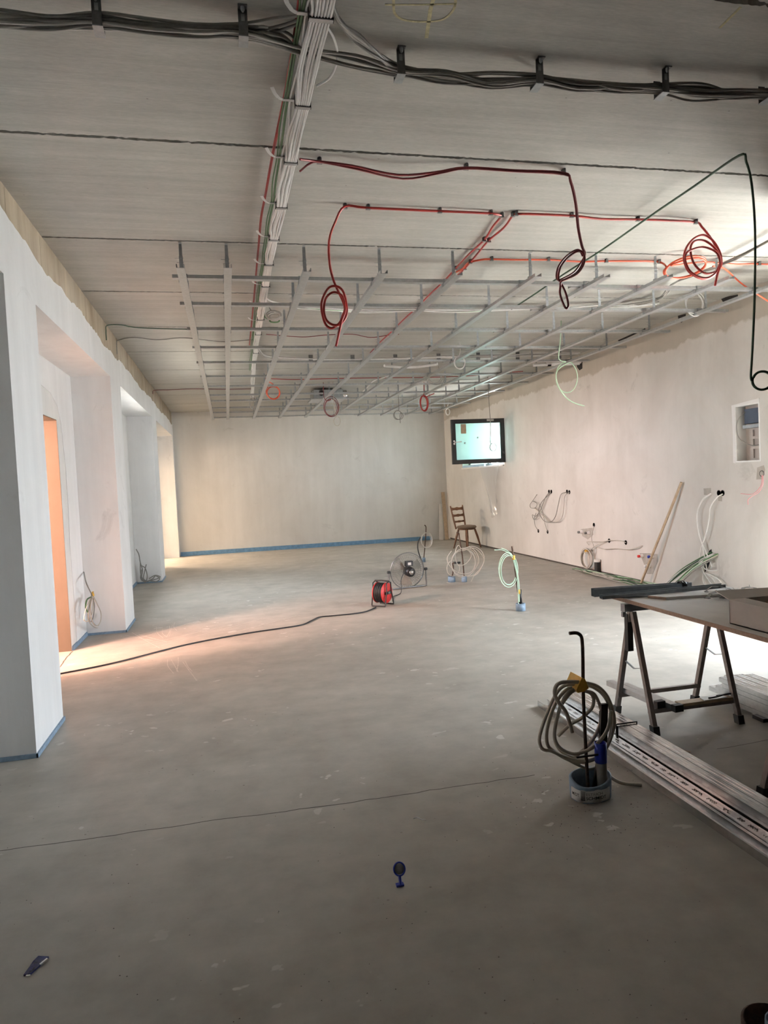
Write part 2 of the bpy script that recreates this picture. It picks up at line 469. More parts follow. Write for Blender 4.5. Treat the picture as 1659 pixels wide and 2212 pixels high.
struct(MB().box((3.98, 4.2, 0), (XR, 4.35, H+0.03)).build('wall_light_blocker', M['darkwall'], origin=(0,0,0)))  # unseen wall added to block light from the near floor
# wall on the left: piers, lintel, recess backs with two doorways
PIERS = [(YB, 0.70), (4.485, 5.18), (8.245, 8.985), (12.60, 13.33), (17.12, YF)]
LZ = 2.865
mb = MB()
for y0, y1 in PIERS: mb.box((XB, y0, 0), (XL, y1, LZ))
mb.box((XB, YB, LZ), (XL-0.016, YF, H+0.03))
wall_l = struct(mb.build('wall_left', M['paint'], origin=(0,0,0)))
D1 = (6.35, 7.495, 2.32); D2 = (15.25, 16.95, 2.30)
mb = wall_with_holes(XB-0.30, XB, [YB, D1[0], D1[1], LY0, LY1, D2[0], D2[1], YF+0.3], [0, LZ0, D2[2], D1[2], LZ1, H+0.03],
     [(LY0,LY1,LZ0,LZ1), (D1[0],D1[1],0,D1[2]), (D2[0],D2[1],0,D2[2])])
struct(mb.build('wall_recess', M['niche'], origin=(0,0,0)))
mb = MB()
for y0, y1 in ((YB-0.3, 8.9), (13.0, YF+0.3)):      # the two side rooms: outer wall, end walls, roof
    mb.box((XS-0.3, y0, 0), (XS, y1, H)).box((XS, y1-0.2, 0), (XB-0.32, y1, H)).box((XS, y0, 0), (XB-0.32, y0+0.2, H)).box((XS-0.3, y0, H), (XB-0.32, y1, H+0.25))
struct(mb.build('wall_side', M['niche'], origin=(0,0,0)))
win3 = thing('window_3', (XB-0.2, LY0, LZ0)); struct(win3, 'window in the second recess of the left wall')
for q0, q1, r0_, r1_ in ((LY0, LY0+.06, LZ0, LZ1), (LY1-.06, LY1, LZ0, LZ1), (LY0, LY1, LZ0, LZ0+.06), (LY0, LY1, LZ1-.06, LZ1), ((LY0+LY1)/2-.04, (LY0+LY1)/2+.04, LZ0, LZ1)):
    MB().box((XB-0.2, q0, r0_), (XB-0.13, q1, r1_)).build('frame_bar', M['frame'], win3)
# exposed beam face and the ragged plaster edge below it
mb = MB()
rp = random.Random(5)
y = YB
segs = []
while y < YF:
    d = rp.uniform(0.02, 0.09); y1 = min(y+d, YF); segs.append((y, y1)); y = y1
def edge_h(y):
    base = 3.28 - 0.075*max(0, min(1, (y-4.4)/1.2)) - 0.03*max(0, min(1, (y-5.6)/2)) - 0.02*max(0, min(1, (y-8)/5))
    return base + 0.02*math.sin(y*2.1)+0.012*math.sin(y*7.7)
hh = [edge_h(s[0])+rp.uniform(-0.012,0.012) for s in segs] + [edge_h(YF)]
for i, (a, b_) in enumerate(segs):
    mb.prism([(XL-0.018,a,LZ),(XL-0.018,b_,LZ),(XL-0.018,b_,hh[i+1]),(XL-0.018,a,hh[i])], (0.018,0,0))
mb.build('plaster_coat', M['paint'], wall_l)
mb = MB()
rb = random.Random(8)
y = YB
while y < YF:
    y1 = min(YF, y+rb.uniform(0.5, 1.3)); dd = rb.uniform(0.0, 0.008)
    mb.box((XL-0.10, y, 3.02), (XL-0.012+dd*0.6, y1-0.004, H)); y = y1
mb.build('exposed_beam', M['beam'], wall_l)
# white border smears round the first doorway (thin coat on the recess back)
mb = MB(); pts = []
N = 26
def rag(y, z, a): return (XB+0.006, y+rp.uniform(-a,a), z+rp.uniform(-a,a))
outer = [rag(7.72+0.02*math.sin(i), 0.05+i*0.2, 0.012) for i in range(11)] + [rag(7.66,2.3,.01), rag(7.55,2.47,.01), rag(7.30,2.56,.01), rag(6.8,2.60,.01), rag(6.2,2.6,.01), rag(5.2,2.6,.01)]
poly = outer + [(XB+0.006,5.2,LZ), (XB+0.006,8.24,LZ), (XB+0.006,8.24,0.05)]
mb.prism(poly, (-0.006,0,0))
mb.build('white_coat', M['paint'], wall_l)

# liner added on the first doorway's reveal, dark to offset the strong lamp
mb = MB().box((XB-0.30, D1[1]-0.008, 0), (XB-0.002, D1[1]+0.002, D1[2])).box((XB-0.30, D1[0], D1[2]-0.008), (XB-0.002, D1[1], D1[2]+0.002))
mb.build('dimming_liner', M['dimreveal'], wall_l)
# blue edge insulation strips
struct(MB().box((XL+0.02, YF-0.012, 0), (5.10, YF, 0.10)).build('baseboard_far', M['blue']))
for i, (y0, y1) in enumerate(PIERS[1:4]):
    mb = MB()
    hs = 0.026
    mb.box((XB, y0-0.01, 0), (XL+0.01, y0, hs)).box((XL, y0-0.01, 0), (XL+0.012, y1+0.005, hs)).box((XB, y1, 0), (XL+0.01, y1+0.01, hs))
    struct(mb.build('baseboard_left', M['bluesheet']))
struct(MB().box((XB, 7.51, 0), (XB+0.015, 8.23, 0.045)).box((XB, 9.0, 0), (XB+0.015, 12.58, 0.045)).build('baseboard_recess', M['bluesheet']))

# outside: paving and a pale neighbouring facade beyond the window
struct(MB().box((XR+0.36, -12, -0.25), (XR+26, 40, -0.05)).build('ground_outside', M['pave']))
struct(MB().box((-30, -12, -0.25), (XB-0.32, 40, -0.2)).build('low_bounce_ground', M['dimground']))  # unseen ground made dark to cut light bounced into the left recess

# small scabs in the right wall
def wall_patch(pts, d=0.004, mat='hole', name='hole_shade_patch'):
    P = [rw(*p) for p in pts]
    mb = MB().prism([(XR-d, p.y, p.z) for p in P], (d,0,0))
    return mb.build(name, M[mat], wall_r)
WLOC[wall_r] = Vector((0,0,0)); WLOC[wall_f] = Vector((0,0,0)); WLOC[floor] = Vector((0,0,0))

# ------------------------------------------------------------------ side room work lamps (seen only by their light)
def work_lamp(loc, power, color, label):
    t = thing('pendant_lamp', loc, label, 'lamp', 'warm bulbs hanging in the side rooms')
    x, y, z = loc
    MB().tube([(x,y,H), (x,y,z+0.10)], 0.004).build('cord', M['black'], t)
    MB().lathe([(0.0,0.11),(0.02,0.11),(0.02,0.05),(0.014,0.045)], loc, n=12).build('socket', M['black'], t)
    l = bpy.data.lights.new('bulb_light', 'POINT'); l.energy = power; l.color = color; l.shadow_soft_size = 0.28
    o = bpy.data.objects.new('bulb_light', l); COL.objects.link(o); o.parent = t; o.location = (0,0,0)
work_lamp((-3.6, 5.85, 2.24), 1000, (1.0,0.58,0.45), 'warm bulb hanging behind the first doorway on the left')
work_lamp((-3.2, 16.55, 1.95), 480, (1.0,0.76,0.55), 'warm bulb hanging behind the last recess on the left')

# ------------------------------------------------------------------ window in the right wall
win = thing('window_1', (XR, WY0, WZ0)); struct(win, 'anthracite window with its sash swung open into the room')
fx = XR+0.16
def rect_frame(mb, ax, c, a0, a1, z0, z1, w, d):
    """rectangular frame; ax='y' lies in a plane x=c, ax='x' in a plane y=c"""
    def B(p0, p1, q0, q1):
        if ax == 'y': mb.box((c, p0, q0), (c+d, p1, q1))
        else: mb.box((p0, c, q0), (p1, c+d, q1))
    B(a0, a0+w, z0, z1); B(a1-w, a1, z0, z1); B(a0+w, a1-w, z0, z0+w); B(a0+w, a1-w, z1-w, z1)
    return mb
mb = rect_frame(MB(), 'y', fx, WY0, WY1, WZ0, WZ1, 0.055, 0.07); mb.box((fx, 14.72, WZ0+.055), (fx+0.07, 14.80, WZ1-.055))
mb.build('frame', M['frame'], win)
MB().box((fx+0.03, 14.80, WZ0+.055), (fx+0.036, WY1-.055, WZ1-.055)).build('fixed_pane', M['glass2'], win)
SX0, SX1, SY, SZ0, SZ1 = 4.425, 5.56, 13.36, 1.84, 2.735
sash = rect_frame(MB(), 'x', SY, SX0, SX1, SZ0, SZ1, 0.085, 0.06).build('sash', M['frame'], win)
MB().box((SX0+.085, SY+.025, SZ0+.085), (SX1-.085, SY+.031, SZ1-.085)).build('pane', M['glass'], sash)
mb = MB().lathe([(0.02,0),(0.02,0.012)], (SX0+.042, SY, 2.30), (0,-1,0), 12).lathe([(0.02,0),(0.02,0.012)], (SX0+.042, SY, 2.25), (0,-1,0), 12)
mb.bar((SX0+.042, SY-.04, 2.278), (SX0+.19, SY-.04, 2.285), .016, .016).bar((SX0+.042, SY-.045, 2.278), (SX0+.042, SY, 2.278), .018, .018)
mb.build('handle', M['chrome'], sash)
mb = MB().box((4.63, SY+.022, 2.45), (4.74, SY+.0245, 2.64)); mb.build('sticker', M['wood'], sash)
for x, z in ((4.70, 2.26), (4.98, 2.36)):
    MB().prism([(x,SY+.022,z-.02),(x+.02,SY+.022,z),(x,SY+.022,z+.02),(x-.02,SY+.022,z)], (0,.002,0)).build('spacer_mark', M['dgrey'], sash)
MB().box((4.90+.28, SY-.002, SZ1-.05), (5.33, SY, SZ1-.01)).build('frame_label', M['grey'], sash)
MB().box((XR-0.03, WY0, WZ0-.03), (XR+.16, WY1, WZ0+.002)).build('sill', M['whiteplastic'], win)
MB().box((XR-0.012, 14.55, WZ0-.02), (XR+.02, 16.02, WZ0+.055)).build('foam_strip', M['skyblue'], win)
# terrace opening, outside the picture: only a slim frame round it
win2 = thing('window_2', (XR, GY0, 0)); struct(win2, 'terrace opening in the right wall')
rect_frame(MB(), 'y', XR+0.2, GY0, GY1, 0, GZ1, 0.06, 0.07).build('frame', M['frame'], win2)
# torn clear film hanging under the window
mb = MB(); rf = random.Random(11); rows, cols = 16, 9
vs, fs = [], []
y_a, y_b = 13.60, 14.75
for i in range(rows+1):
    t = i/rows
    for j in range(cols+1):
        s_ = j/cols
        yl = y_b+(13.95-y_b)*t**1.2; yr = y_a+(13.72-y_a)*t
        vs.append((XR-0.036-0.035*(1+math.sin(s_*9+t*4))*(0.4+t)-0.03*t-rf.uniform(0,.012), yr+(yl-yr)*s_+rf.uniform(-.015,.015), WZ0+0.02-t*(1.0+0.12*math.sin(s_*3))))
for i in range(rows):
    for j in range(cols):
        fs.append((i*(cols+1)+j, i*(cols+1)+j+1, (i+1)*(cols+1)+j+1, (i+1)*(cols+1)+j))
tag(mb.add(vs, fs, True).build('plastic_sheet', M['film']), 'torn clear plastic film hanging below the open window', 'plastic sheet')

# ------------------------------------------------------------------ ceiling and floor marks (children of their surface)
def flat_strip(path, w, z, mb):
    path = [Vector(p) for p in path]
    for a, b_ in zip(path[:-1], path[1:]):
        d = (b_-a); d.z = 0
        if d.length < 1e-5: continue
        n = Vector((-d.y, d.x, 0)).normalized()*w/2
        mb.prism([(a.x-n.x,a.y-n.y,z),(b_.x-n.x,b_.y-n.y,z),(b_.x+n.x,b_.y+n.y,z),(a.x+n.x,a.y+n.y,z)], (0,0,0.0012))
mb = MB()
cc = ce(917, 2, 0); ring = []
pr_ = [ (850,12),(853,30),(868,42),(895,47),(930,47),(958,42),(978,24),(984,2),(975,-12),(900,-20),(855,-8) ]
flat_strip(spline([ce(*p, 0.0015) for p in pr_+pr_[:1]], 5), 0.011, H-0.0012, mb)
flat_strip([ce(938,-10,0), ce(930,20,0), ce(921,82,0)], 0.016, H-0.0012, mb)
flat_strip([ce(832,10,0), ce(900,10,0), ce(985,8,0)], 0.009, H-0.0012, mb)
flat_strip([ce(1555,60,0), ce(1600,15,0)], 0.012, H-0.0012, mb)
mb.build('chalk_mark', M['chalk'], ceil)['label'] = 'yellow chalk circle with a cross'
rk = random.Random(21)
def crack(pxs, w=0.004, mat='crack', name='crack'):
    P = [fl(*p) for p in pxs]; out = []
    for a, b_ in zip(P[:-1], P[1:]):
        n = max(2, int((b_-a).length/0.06))
        for i in range(n):
            q = a.lerp(b_, i/n); out.append(q+Vector((rk.uniform(-.004,.004), rk.uniform(-.006,.006), 0)))
    out.append(P[-1])
    mb = MB(); flat_strip(out, w, -0.0006, mb)
    return mb.build(name, M[mat], floor)
crack([(-20,1841),(250,1803),(500,1767),(700,1742),(900,1712),(1155,1674)])
crack([(128,1443),(142,1422),(157,1407)], 0.012)
crack([(1548,1618),(1600,1609),(1659,1598)], 0.003)
mb = MB(); rs_ = random.Random(4)
def scuff(a, b_, w=0.012, bend=0.0):
    A, B = fl(*a), fl(*b_); mid = (A+B)/2 + Vector((rs_.uniform(-.03,.03), rs_.uniform(-.03,.03), 0))
    flat_strip(spline([A, mid, B], 6), w, -0.0004, mb)
for a, b_ in [((338,1355),(352,1378)),((352,1358),(360,1376)),((360,1376),(366,1352)),((372,1350),(366,1374)),((378,1344),(382,1362)),
              ((300,1378),(430,1340)),((310,1392),(520,1345)),((330,1400),(560,1338)),((345,1412),(640,1330)),((300,1370),(360,1386)),
              ((362,1425),(375,1455)),((370,1425),(385,1452)),((385,1420),(382,1450)),((395,1430),(425,1470)),((400,1428),(415,1450)),
              ((530,1428),(566,1434)),((270,1372),(330,1384)),((285,1366),(345,1400)),((755,1305),(775,1302)),((1040,1330),(1062,1328))]:
    scuff(a, b_, rs_.uniform(0.004, 0.009))
mb.build('scuff_marks', M['scuff'], floor)

# ------------------------------------------------------------------ suspended ceiling grid
G0 = 3.198
grid = thing('ceiling_grid', (2.4, 11.2, G0), 'galvanised suspended ceiling frame of crossing channels on hangers', 'ceiling frame')
def channel_section(w=0.06, h=0.027, lip=0.007, t=0.0016):
    """open C section, open side up, centred on x, base at z=0"""
    a = w/2
    return [(-a,0),(a,0),(a,h),(a-lip,h),(a-lip,h-t),(a-t,h-t),(a-t,t),(-a+t,t),(-a+t,h-t),(-a+lip,h-t),(-a+lip,h),(-a,h)]
def channel(mb, p, length, axis, up=1, w=0.06, h=0.027):
    x, y, z = p
    sec = channel_section(w, h)
    n = len(sec)
    vs = []
    for e in (0, length):
        for a, b_ in sec:
            vs.append((x+a, y+e, z+up*b_) if axis == 'y' else (x+e, y+a, z+up*b_))
    fs = [(i, (i+1)%n, n+(i+1)%n, n+i) for i in range(n)]
    # end walls as three quads each so the hollow stays open
    caps = [(0,1,6,7),(1,2,5,6),(2,3,4,5),(0,7,8,11),(8,9,10,11)]
    fs += [tuple(c) for c in caps] + [tuple(n+i for i in reversed(c)) for c in caps]
    return mb.add(vs, fs)
GX = [-0.253, 0.09, 0.69, 1.30, 1.925, 2.615, 3.235, 3.815, 4.44, 5.06]
RY = [5.79, 6.61, 7.63, 8.60, 9.60, 10.78, 11.80, 12.90, 13.71, 14.88, 15.78, 16.85]
Y0G = [5.40, 5.38, 5.43, 5.44, 5.445, 5.44, 5.42, 5.385, 5.40, 5.42]
for k, x in enumerate(GX):
    ends = [Y0G[k], 9.30+0.02*(k%3), 13.25+0.03*(k%2), 16.96]
    for a, b_ in zip(ends[:-1], ends[1:]):
        channel(MB(), (x, a+0.002, G0), b_-a-0.004, 'y').build('long_channel', M['galv'], grid)
for k, y in enumerate(RY):
    z = G0+0.031
    x_a = -0.335+0.006*k
    channel(MB(), (x_a, y, z), 3.35-x_a, 'x').build('cross_channel', M['galv'], grid)
    channel(MB(), (3.12, y+0.075, z), 5.42-3.12, 'x').build('cross_channel', M['galv'], grid)
hg = MB()      # one hanger at the origin, hanging from z=0 to -L
L_ = H-(G0+0.027)
hg.box((-0.011,-0.0012,-L_+0.07), (0.011,0.0012,0)).box((-0.011,-0.03,-0.0025), (0.011,0.0012,0))
hg.box((-0.014,-0.003,-L_), (0.014,-0.001,-L_+0.12)).box((-0.024,-0.006,-L_-0.012), (0.024,0.006,-L_+0.015))
hg.box((-0.012,0.001,-L_+0.035), (0.012,0.0025,-0.02))
hg0 = None
pin = MB().tube([(-0.045,-0.006,0), (0.02,-0.006,0.003)], 0.0018, 5).tube([(-0.032,-0.006,-0.03), (0.02,-0.006,-0.028)], 0.0018, 5)
con = MB()
con.box((-0.034,-0.02,0.0), (-0.031,0.02,0.036)).box((0.031,-0.02,0.0), (0.034,0.02,0.036)).box((-0.034,-0.034,0.030), (-0.02,0.034,0.062)).box((0.02,-0.034,0.030), (0.034,0.034,0.062)).box((-0.034,-0.034,0.0585), (0.034,-0.030,0.062)).box((-0.034,-0.02,0.030), (-0.030,0.02,0.036)).box((0.030,-0.02,0.030), (0.034,0.02,0.036))
con0 = None
for r, y in enumerate(RY):
    hy = y-0.20 if r == 0 else y-0.055
    for k, x in enumerate(GX):
        loc = Vector((x, hy, H))-WLOC[grid]
        if hg0 is None:
            hg0 = hg.build('hanger', M['galv2'], None, (0,0,0)); hg0.parent = grid; hg0.location = loc
            pin0 = pin.build('pin', M['galv2'], None, (0,0,0)); pin0.parent = hg0; pin0.location = (0,0,-0.115)
        else:
            c = clone(hg0, grid, loc); clone(pin0, c, (0,0,-0.115))
        cl = Vector((x, y+(0.075 if x > 3.4 else 0), G0))-WLOC[grid]
        if con0 is None:
            con0 = con.build('connector', M['galv2'], None, (0,0,0)); con0.parent = grid; con0.location = cl
        else: clone(con0, grid, cl)

# ------------------------------------------------------------------ cable helpers
def cable(name, path, r, mat, label, group=None, cat='cable', k=6, n=6):
    return tag(MB().tube(spline(path, k), r, n).build(name, M[mat]), label, cat, group)
def clip_on_ceiling(p, mat='steel'):
    """tiny saddle clip under the ceiling"""
    mb = MB()
    mb.box((p.x-.012, p.y-.010, H-.03), (p.x+.012, p.y-.007, H)).box((p.x-.012, p.y+.007, H-.03), (p.x+.012, p.y+.010, H)).box((p.x-.016, p.y-.010, H-.033), (p.x+.016, p.y+.010, H-.029)).box((p.x-.006,p.y-.02,H-.006),(p.x+.006,p.y+.02,H))
    return mb

# ---- the long white run
MAIN = [(712,-60),(693,38),(654,228),(628,350),(608,447),(592,517),(581,571),(574,618),(568,657),(563,690),(558,722),(553,762),(548,800),(546,838),(545,862)]
ZM = 0.085
mp = [ce(px, py, ZM) for px, py in MAIN]
run = thing('cable_bundle', (0.48, 5.4, H-0.12), 'thick bundle of white cables running the length of the ceiling', 'cable bundle')
rc = random.Random(31)
NC = 14
for c in range(NC):
    lane = (c % 7); layer = c//7
    pts = []
    last = len(mp) if c < 10 else 9+rc.randint(0,3)
    for i, p in enumerate(mp[:last]):
        sc = 1.0 if i < 5 else 0.85
        lat = (lane-3)*(0.0118 if i < 2 else 0.0090)*sc
        pts.append(p+Vector((lat, 0, layer*0.011-0.004)))
        if i < last-1:
            q = mp[i+1]; bulge = min(1, (q-p).length/0.6)
            for t in (0.5,):
                mid = p.lerp(q, t)
                pts.append(mid+Vector((lat*1.15+rc.uniform(-.010,.010)*bulge-0.008*bulge, 0, layer*0.013-0.004-rc.uniform(0.0,.020)*bulge)))
    MB().tube(spline(pts, 4), 0.0052, 6).build('cable', M['white'], run)
# a slack loop beside the run
MB().tube(spline([ce(703,52,ZM), ce(722,85,.07), ce(729,125,.06), ce(715,165,.07), ce(684,186,ZM)], 8), 0.0052, 6).build('slack_loop', M['white'], run)
for i, p in enumerate(mp[1:12]):
    t = thing('cable_clamp', (p.x, p.y, H-0.1), f'{ORD[i]} grey plate clamp from the camera on the thick white cable bundle', 'cable clamp', 'clamps along the white ceiling bundle')
    w = 0.047 if i == 0 else 0.036
    MB().box((p.x-w, p.y-.011, p.z-.014), (p.x+w, p.y+.011, p.z-.011)).box((p.x-.012,p.y-.004,p.z-.0145),(p.x-.004,p.y+.004,p.z-.0138)).build('plate', M['galv'], t)
    MB().box((p.x-w-.003, p.y-.006, p.z-.014), (p.x-w, p.y+.006, H)).box((p.x+w, p.y-.006, p.z-.014), (p.x+w+.003, p.y+.006, p.z+.03)).box((p.x-w, p.y-.013,p.z-.0105),(p.x+w,p.y-.011,p.z-.004)).build('strap', M['black'], t)

# ---- the thinner run with green, white and red cables beside it
SEC = [(672,-60),(655,24),(622,212),(605,336),(591,436),(578,508),(570,567),(563,612),(557,655),(552,690),(548,724),(545,762),(541,800)]
ZS = 0.05
sp = [ce(px, py, ZS) for px, py in SEC]
run2 = thing('cable_bundle', (0.36, 5.4, H-0.07), 'thin run of green, white and red cables left of the thick white bundle', 'cable bundle')
for c, (off, mt_, rr) in enumerate([(-.002,'green',.0065), (.010,'white',.0052), (.019,'dgrey',.0052), (-.014,'green',.0045)]):
    pts = []
    for i, p in enumerate(sp):
        pts.append(p+Vector((off*1.1, 0, 0)))
        if i < len(sp)-1:
            pts.append(p.lerp(sp[i+1], .5)+Vector((off*1.5+rc.uniform(-.006,.006), 0, -rc.uniform(0,.012))))
    MB().tube(spline(pts, 5), rr, 6).build('cable', M[mt_], run2)
for c, off in enumerate((-.045, -.03)):
    pts = []
    for i, (px, py) in enumerate([(645,-60),(640,24),(617,180),(598,325),(580,420),(570,470),(563,540),(555,620),(548,690),(542,745)]):
        q = ce(px, py, .02); pts.append(q+Vector((off*.5 if i > 2 else off*.4+.02, 0, rc.uniform(-.004,.002))))
    MB().tube(spline(pts, 5), 0.004, 6).build('cable', M['red'], run2)
for i, p in enumerate(sp[1:10]):
    t = thing('cable_clamp', (p.x, p.y, H-0.06), f'{ORD[i]} small clamp from the camera with a loose strap on the green and red run', 'cable clamp', 'strap clamps along the thin run')
    MB().box((p.x-.026, p.y-.009, p.z-.011), (p.x+.028, p.y+.009, p.z-.008)).box((p.x+.027,p.y-.005,p.z-.01),(p.x+.030,p.y+.005,H)).build('plate', M['galv'], t)
    pts = [p+Vector((-.024,0,-.009)), p+Vector((-.045,-.012,-.008)), p+Vector((-.065,-.04,-.004)), p+Vector((-.080,-.075,.004))]
    mb = MB()
    for a, b_ in zip(pts[:-1], pts[1:]): mb.bar(a, b_, .018, .002)
    mb.build('strap_tail', M['whiteplastic'], t)

# ---- dark grey bundle across the ceiling near the camera
tb = thing('cable_bundle', (1.2, 3.1, H-0.12), 'sagging grey cables crossing the ceiling nearest the camera', 'cable bundle')
CL_L = [(-120,-8),(210,6),(523,30)]
CL_R = [(861,116),(1158,138),(1428,158),(1656,170),(1850,185)]
pl = [ce(*p, 0) for p in CL_L]; pr2 = [ce(*p, 0) for p in CL_R]
def down(p, d): return Vector((p.x, p.y, H-d))
for c in range(13):
    ly, lz = (c % 4-1.5)*0.013, (c//4)*0.012
    j = lambda a: rc.uniform(-a, a)
    def cl_(p): return Vector((p.x, p.y+ly*1.0, H-0.085+lz))
    pts = []
    left = pl
    for i, p in enumerate(left):
        pts.append(cl_(p))
        if i < len(left)-1:
            q = left[i+1]
            for t in (.33,.67): pts.append(cl_(p.lerp(q, t))+Vector((0, j(.02), j(.012)-.012)))
    if c < 6:
        a = cl_(pl[-1]); b_ = cl_(pr2[0])
        pts += [a.lerp(b_, .35)+Vector((0, j(.03)+.03, .02+j(.012))), a.lerp(b_, .7)+Vector((0, j(.02)+.02, .01+j(.012)))]
        tail = True
    elif c < 10:
        a = cl_(pl[-1])   # peel off towards the long run
        pts += [a+Vector((.10, j(.02)+.02, .02)), a+Vector((.20, .08+j(.03), .025)), a+Vector((.27, .25+j(.05), .03)), a+Vector((.29, .55, .03))]
        tail = False
    else:
        a = cl_(pl[-1])
        pts += [a+Vector((.12, -.01+j(.02), .02)), a+Vector((.24, -.08+j(.02), .02)), a+Vector((.30, -.25, .02))]
        tail = False
    if tail:
        for i, p in enumerate(pr2):
            pts.append(cl_(p))
            if i < len(pr2)-1:
                for t in (.33,.67): pts.append(cl_(p.lerp(pr2[i+1], t))+Vector((0, j(.022), j(.014)-.012)))
    MB().tube(spline(pts, 5), 0.0062, 6).build('cable', M['dgrey' if c%3 else 'grey'], tb)
for c in range(7):       # cables leaving the long run and turning right
    ly, lz = (c % 4-1.5)*0.012, (c//4)*0.013+.012
    j = lambda a: rc.uniform(-a, a)
    s0 = ce(704+c*2.5, -10, ZM-.01)
    pts = [s0+Vector((0,-.25,0)), s0, ce(722+c*2, 40, .08)+Vector((0,0,j(.01))), ce(760+c*3, 85-c*1.5, .085)+Vector((0,0,j(.012))), ce(806, 115-c*2, .09)+Vector((0,0,j(.012)))]
    for i, p in enumerate(pr2):
        pts.append(Vector((p.x, p.y+ly, H-0.085+lz)))
        if i < len(pr2)-1:
            for t in (.33,.67): pts.append(Vector((p.lerp(pr2[i+1],t).x, p.lerp(pr2[i+1],t).y+ly+j(.022), H-0.085+lz+j(.014)-.012)))
    MB().tube(spline(pts, 5), 0.0062, 6).build('cable', M['grey' if c%2 else 'dgrey'], tb)
bl = ['leftmost steel bracket on the grey cables nearest the camera', 'second steel bracket from the left on the grey cables nearest the camera',
      'steel bracket just right of the long white bundle', 'steel bracket in the middle of the right hand grey cables', 'steel bracket second from the right edge on the grey cables', 'steel bracket at the right edge of the picture on the grey cables']
for p, lb in zip(pl[1:]+pr2[:4], bl):
    t = thing('cable_bracket', (p.x, p.y, H-.11), lb, 'cable bracket', 'steel brackets carrying the grey cables')
    x, y = p.x, p.y
    MB().box((x-.018, y-.034, H-.105), (x+.018, y-.031, H)).build('front_leg', M['steel'], t)
    MB().box((x-.018, y+.033, H-.105), (x+.018, y+.036, H-.02)).build('rear_leg', M['steel'], t)
    MB().box((x-.019, y-.036, H-.108), (x+.019, y+.038, H-.104)).build('saddle', M['galv2'], t)
    MB().box((x-.018, y-.06, H-.004), (x+.018, y-.031, H)).build('foot_plate', M['steel'], t)
    MB().box((x-.007, y-.0355, H-.05), (x+.007, y-.0338, H-.022)).build('slot', M['galv'], t)
    MB().lathe([(.008,0),(.008,-.012),(.004,-.02)], (x, y-.048, H-.004), n=8).build('bolt', M['galv'], t)

def lb(px, py):
    q = on(0, XL+.014, px, py); return Vector((q.x, q.y, min(q.z, H-.014)))
# ---- branches of white cable crossing above the grid
def branch(path, n, r, mats, label, spread=0.03, zj=.012, cat='cable bundle'):
    mid = path[len(path)//2]
    t = thing('cable_bundle', mid, label, cat)
    for c in range(n):
        pts = []
        for i, p in enumerate(path):
            pts.append(p+Vector((rc.uniform(-.01,.01), (c-(n-1)/2)/n*spread+rc.uniform(-.006,.006), rc.uniform(-zj,zj))))
        MB().tube(spline(pts, 5), r, 5).build('cable', M[mats[c%len(mats)]], t)
    return t
branch([ce(*p,.07) for p in [(568,610),(578,648),(640,662),(720,668),(800,672),(900,671),(1000,672),(1100,668),(1200,667),(1290,664),(1360,662),(1420,655)]], 9, .0055, ['white','white','grey','white','lgreen'], 'white cables branching right from the ceiling bundle above the second cross channel', .09)
branch([ce(*p,.06) for p in [(1330,664),(1390,655),(1432,640),(1455,612),(1510,590),(1560,572),(1610,548),(1700,500)]], 7, .0055, ['dgrey','grey'], 'grey cables slanting across the ceiling to the upper right edge', .12, .012)
branch([ce(*p,.06) for p in [(556,752),(575,770),(640,776),(740,776),(860,774),(960,771),(1060,769),(1160,766),(1250,764)]], 9, .0055, ['white','grey','white'], 'white cables crossing the ceiling halfway along the room', .12, .014)
for i, (px, py) in enumerate([(670,768),(760,768),(852,767),(945,765),(1030,763),(1115,762),(1205,760)]):
    p = ce(px, py, 0); x, y = p.x, p.y
    t = thing('cable_bracket', (x, y, H-.1), f'{ORD[i]} bracket from the left on the halfway white cables', 'cable bracket', 'brackets on the halfway cables')
    MB().box((x-.03, y-.05, H-.11), (x+.03, y-.047, H)).build('front_leg', M['steel'], t)
    MB().box((x-.03, y-.05, H-.113), (x+.03, y+.05, H-.108)).build('saddle', M['galv2'], t)
cable('green_cable', [ce(*p,.015) for p in [(600,708),(500,710),(400,711),(300,708),(262,702)]]+[lb(232,703), lb(229,715), lb(230,735)], .006, 'dgreen', 'dark green cable from the left beam to the ceiling bundle')
cable('brown_cable', [ce(*p,.014) for p in [(560,733),(480,738),(400,730),(340,734),(290,729)]]+[lb(257,732), lb(252,742), lb(253,765)], .0055, 'dgrey', 'thin dark cable dropping over the left beam below the green one')
cable('brown_cable', [ce(*p,.014) for p in [(545,840),(480,841),(420,840),(370,842)]]+[lb(334,843), lb(330,850)], .006, 'dred', 'dark cable reaching the left beam near the far end')
cable('red_cable', [ce(*p,.02) for p in [(575,722),(620,726),(660,728),(700,724),(760,722),(800,729),(840,724),(862,722)]], .005, 'dred', 'sagging dark red cable between the third and fourth cross channels')
cable('red_cable', [ce(*p,.02) for p in [(586,818),(640,820),(700,818),(760,817),(850,816),(930,815),(1010,812),(1080,806),(1130,802)]], .007, 'red', 'red cable crossing the ceiling above the far half of the grid')

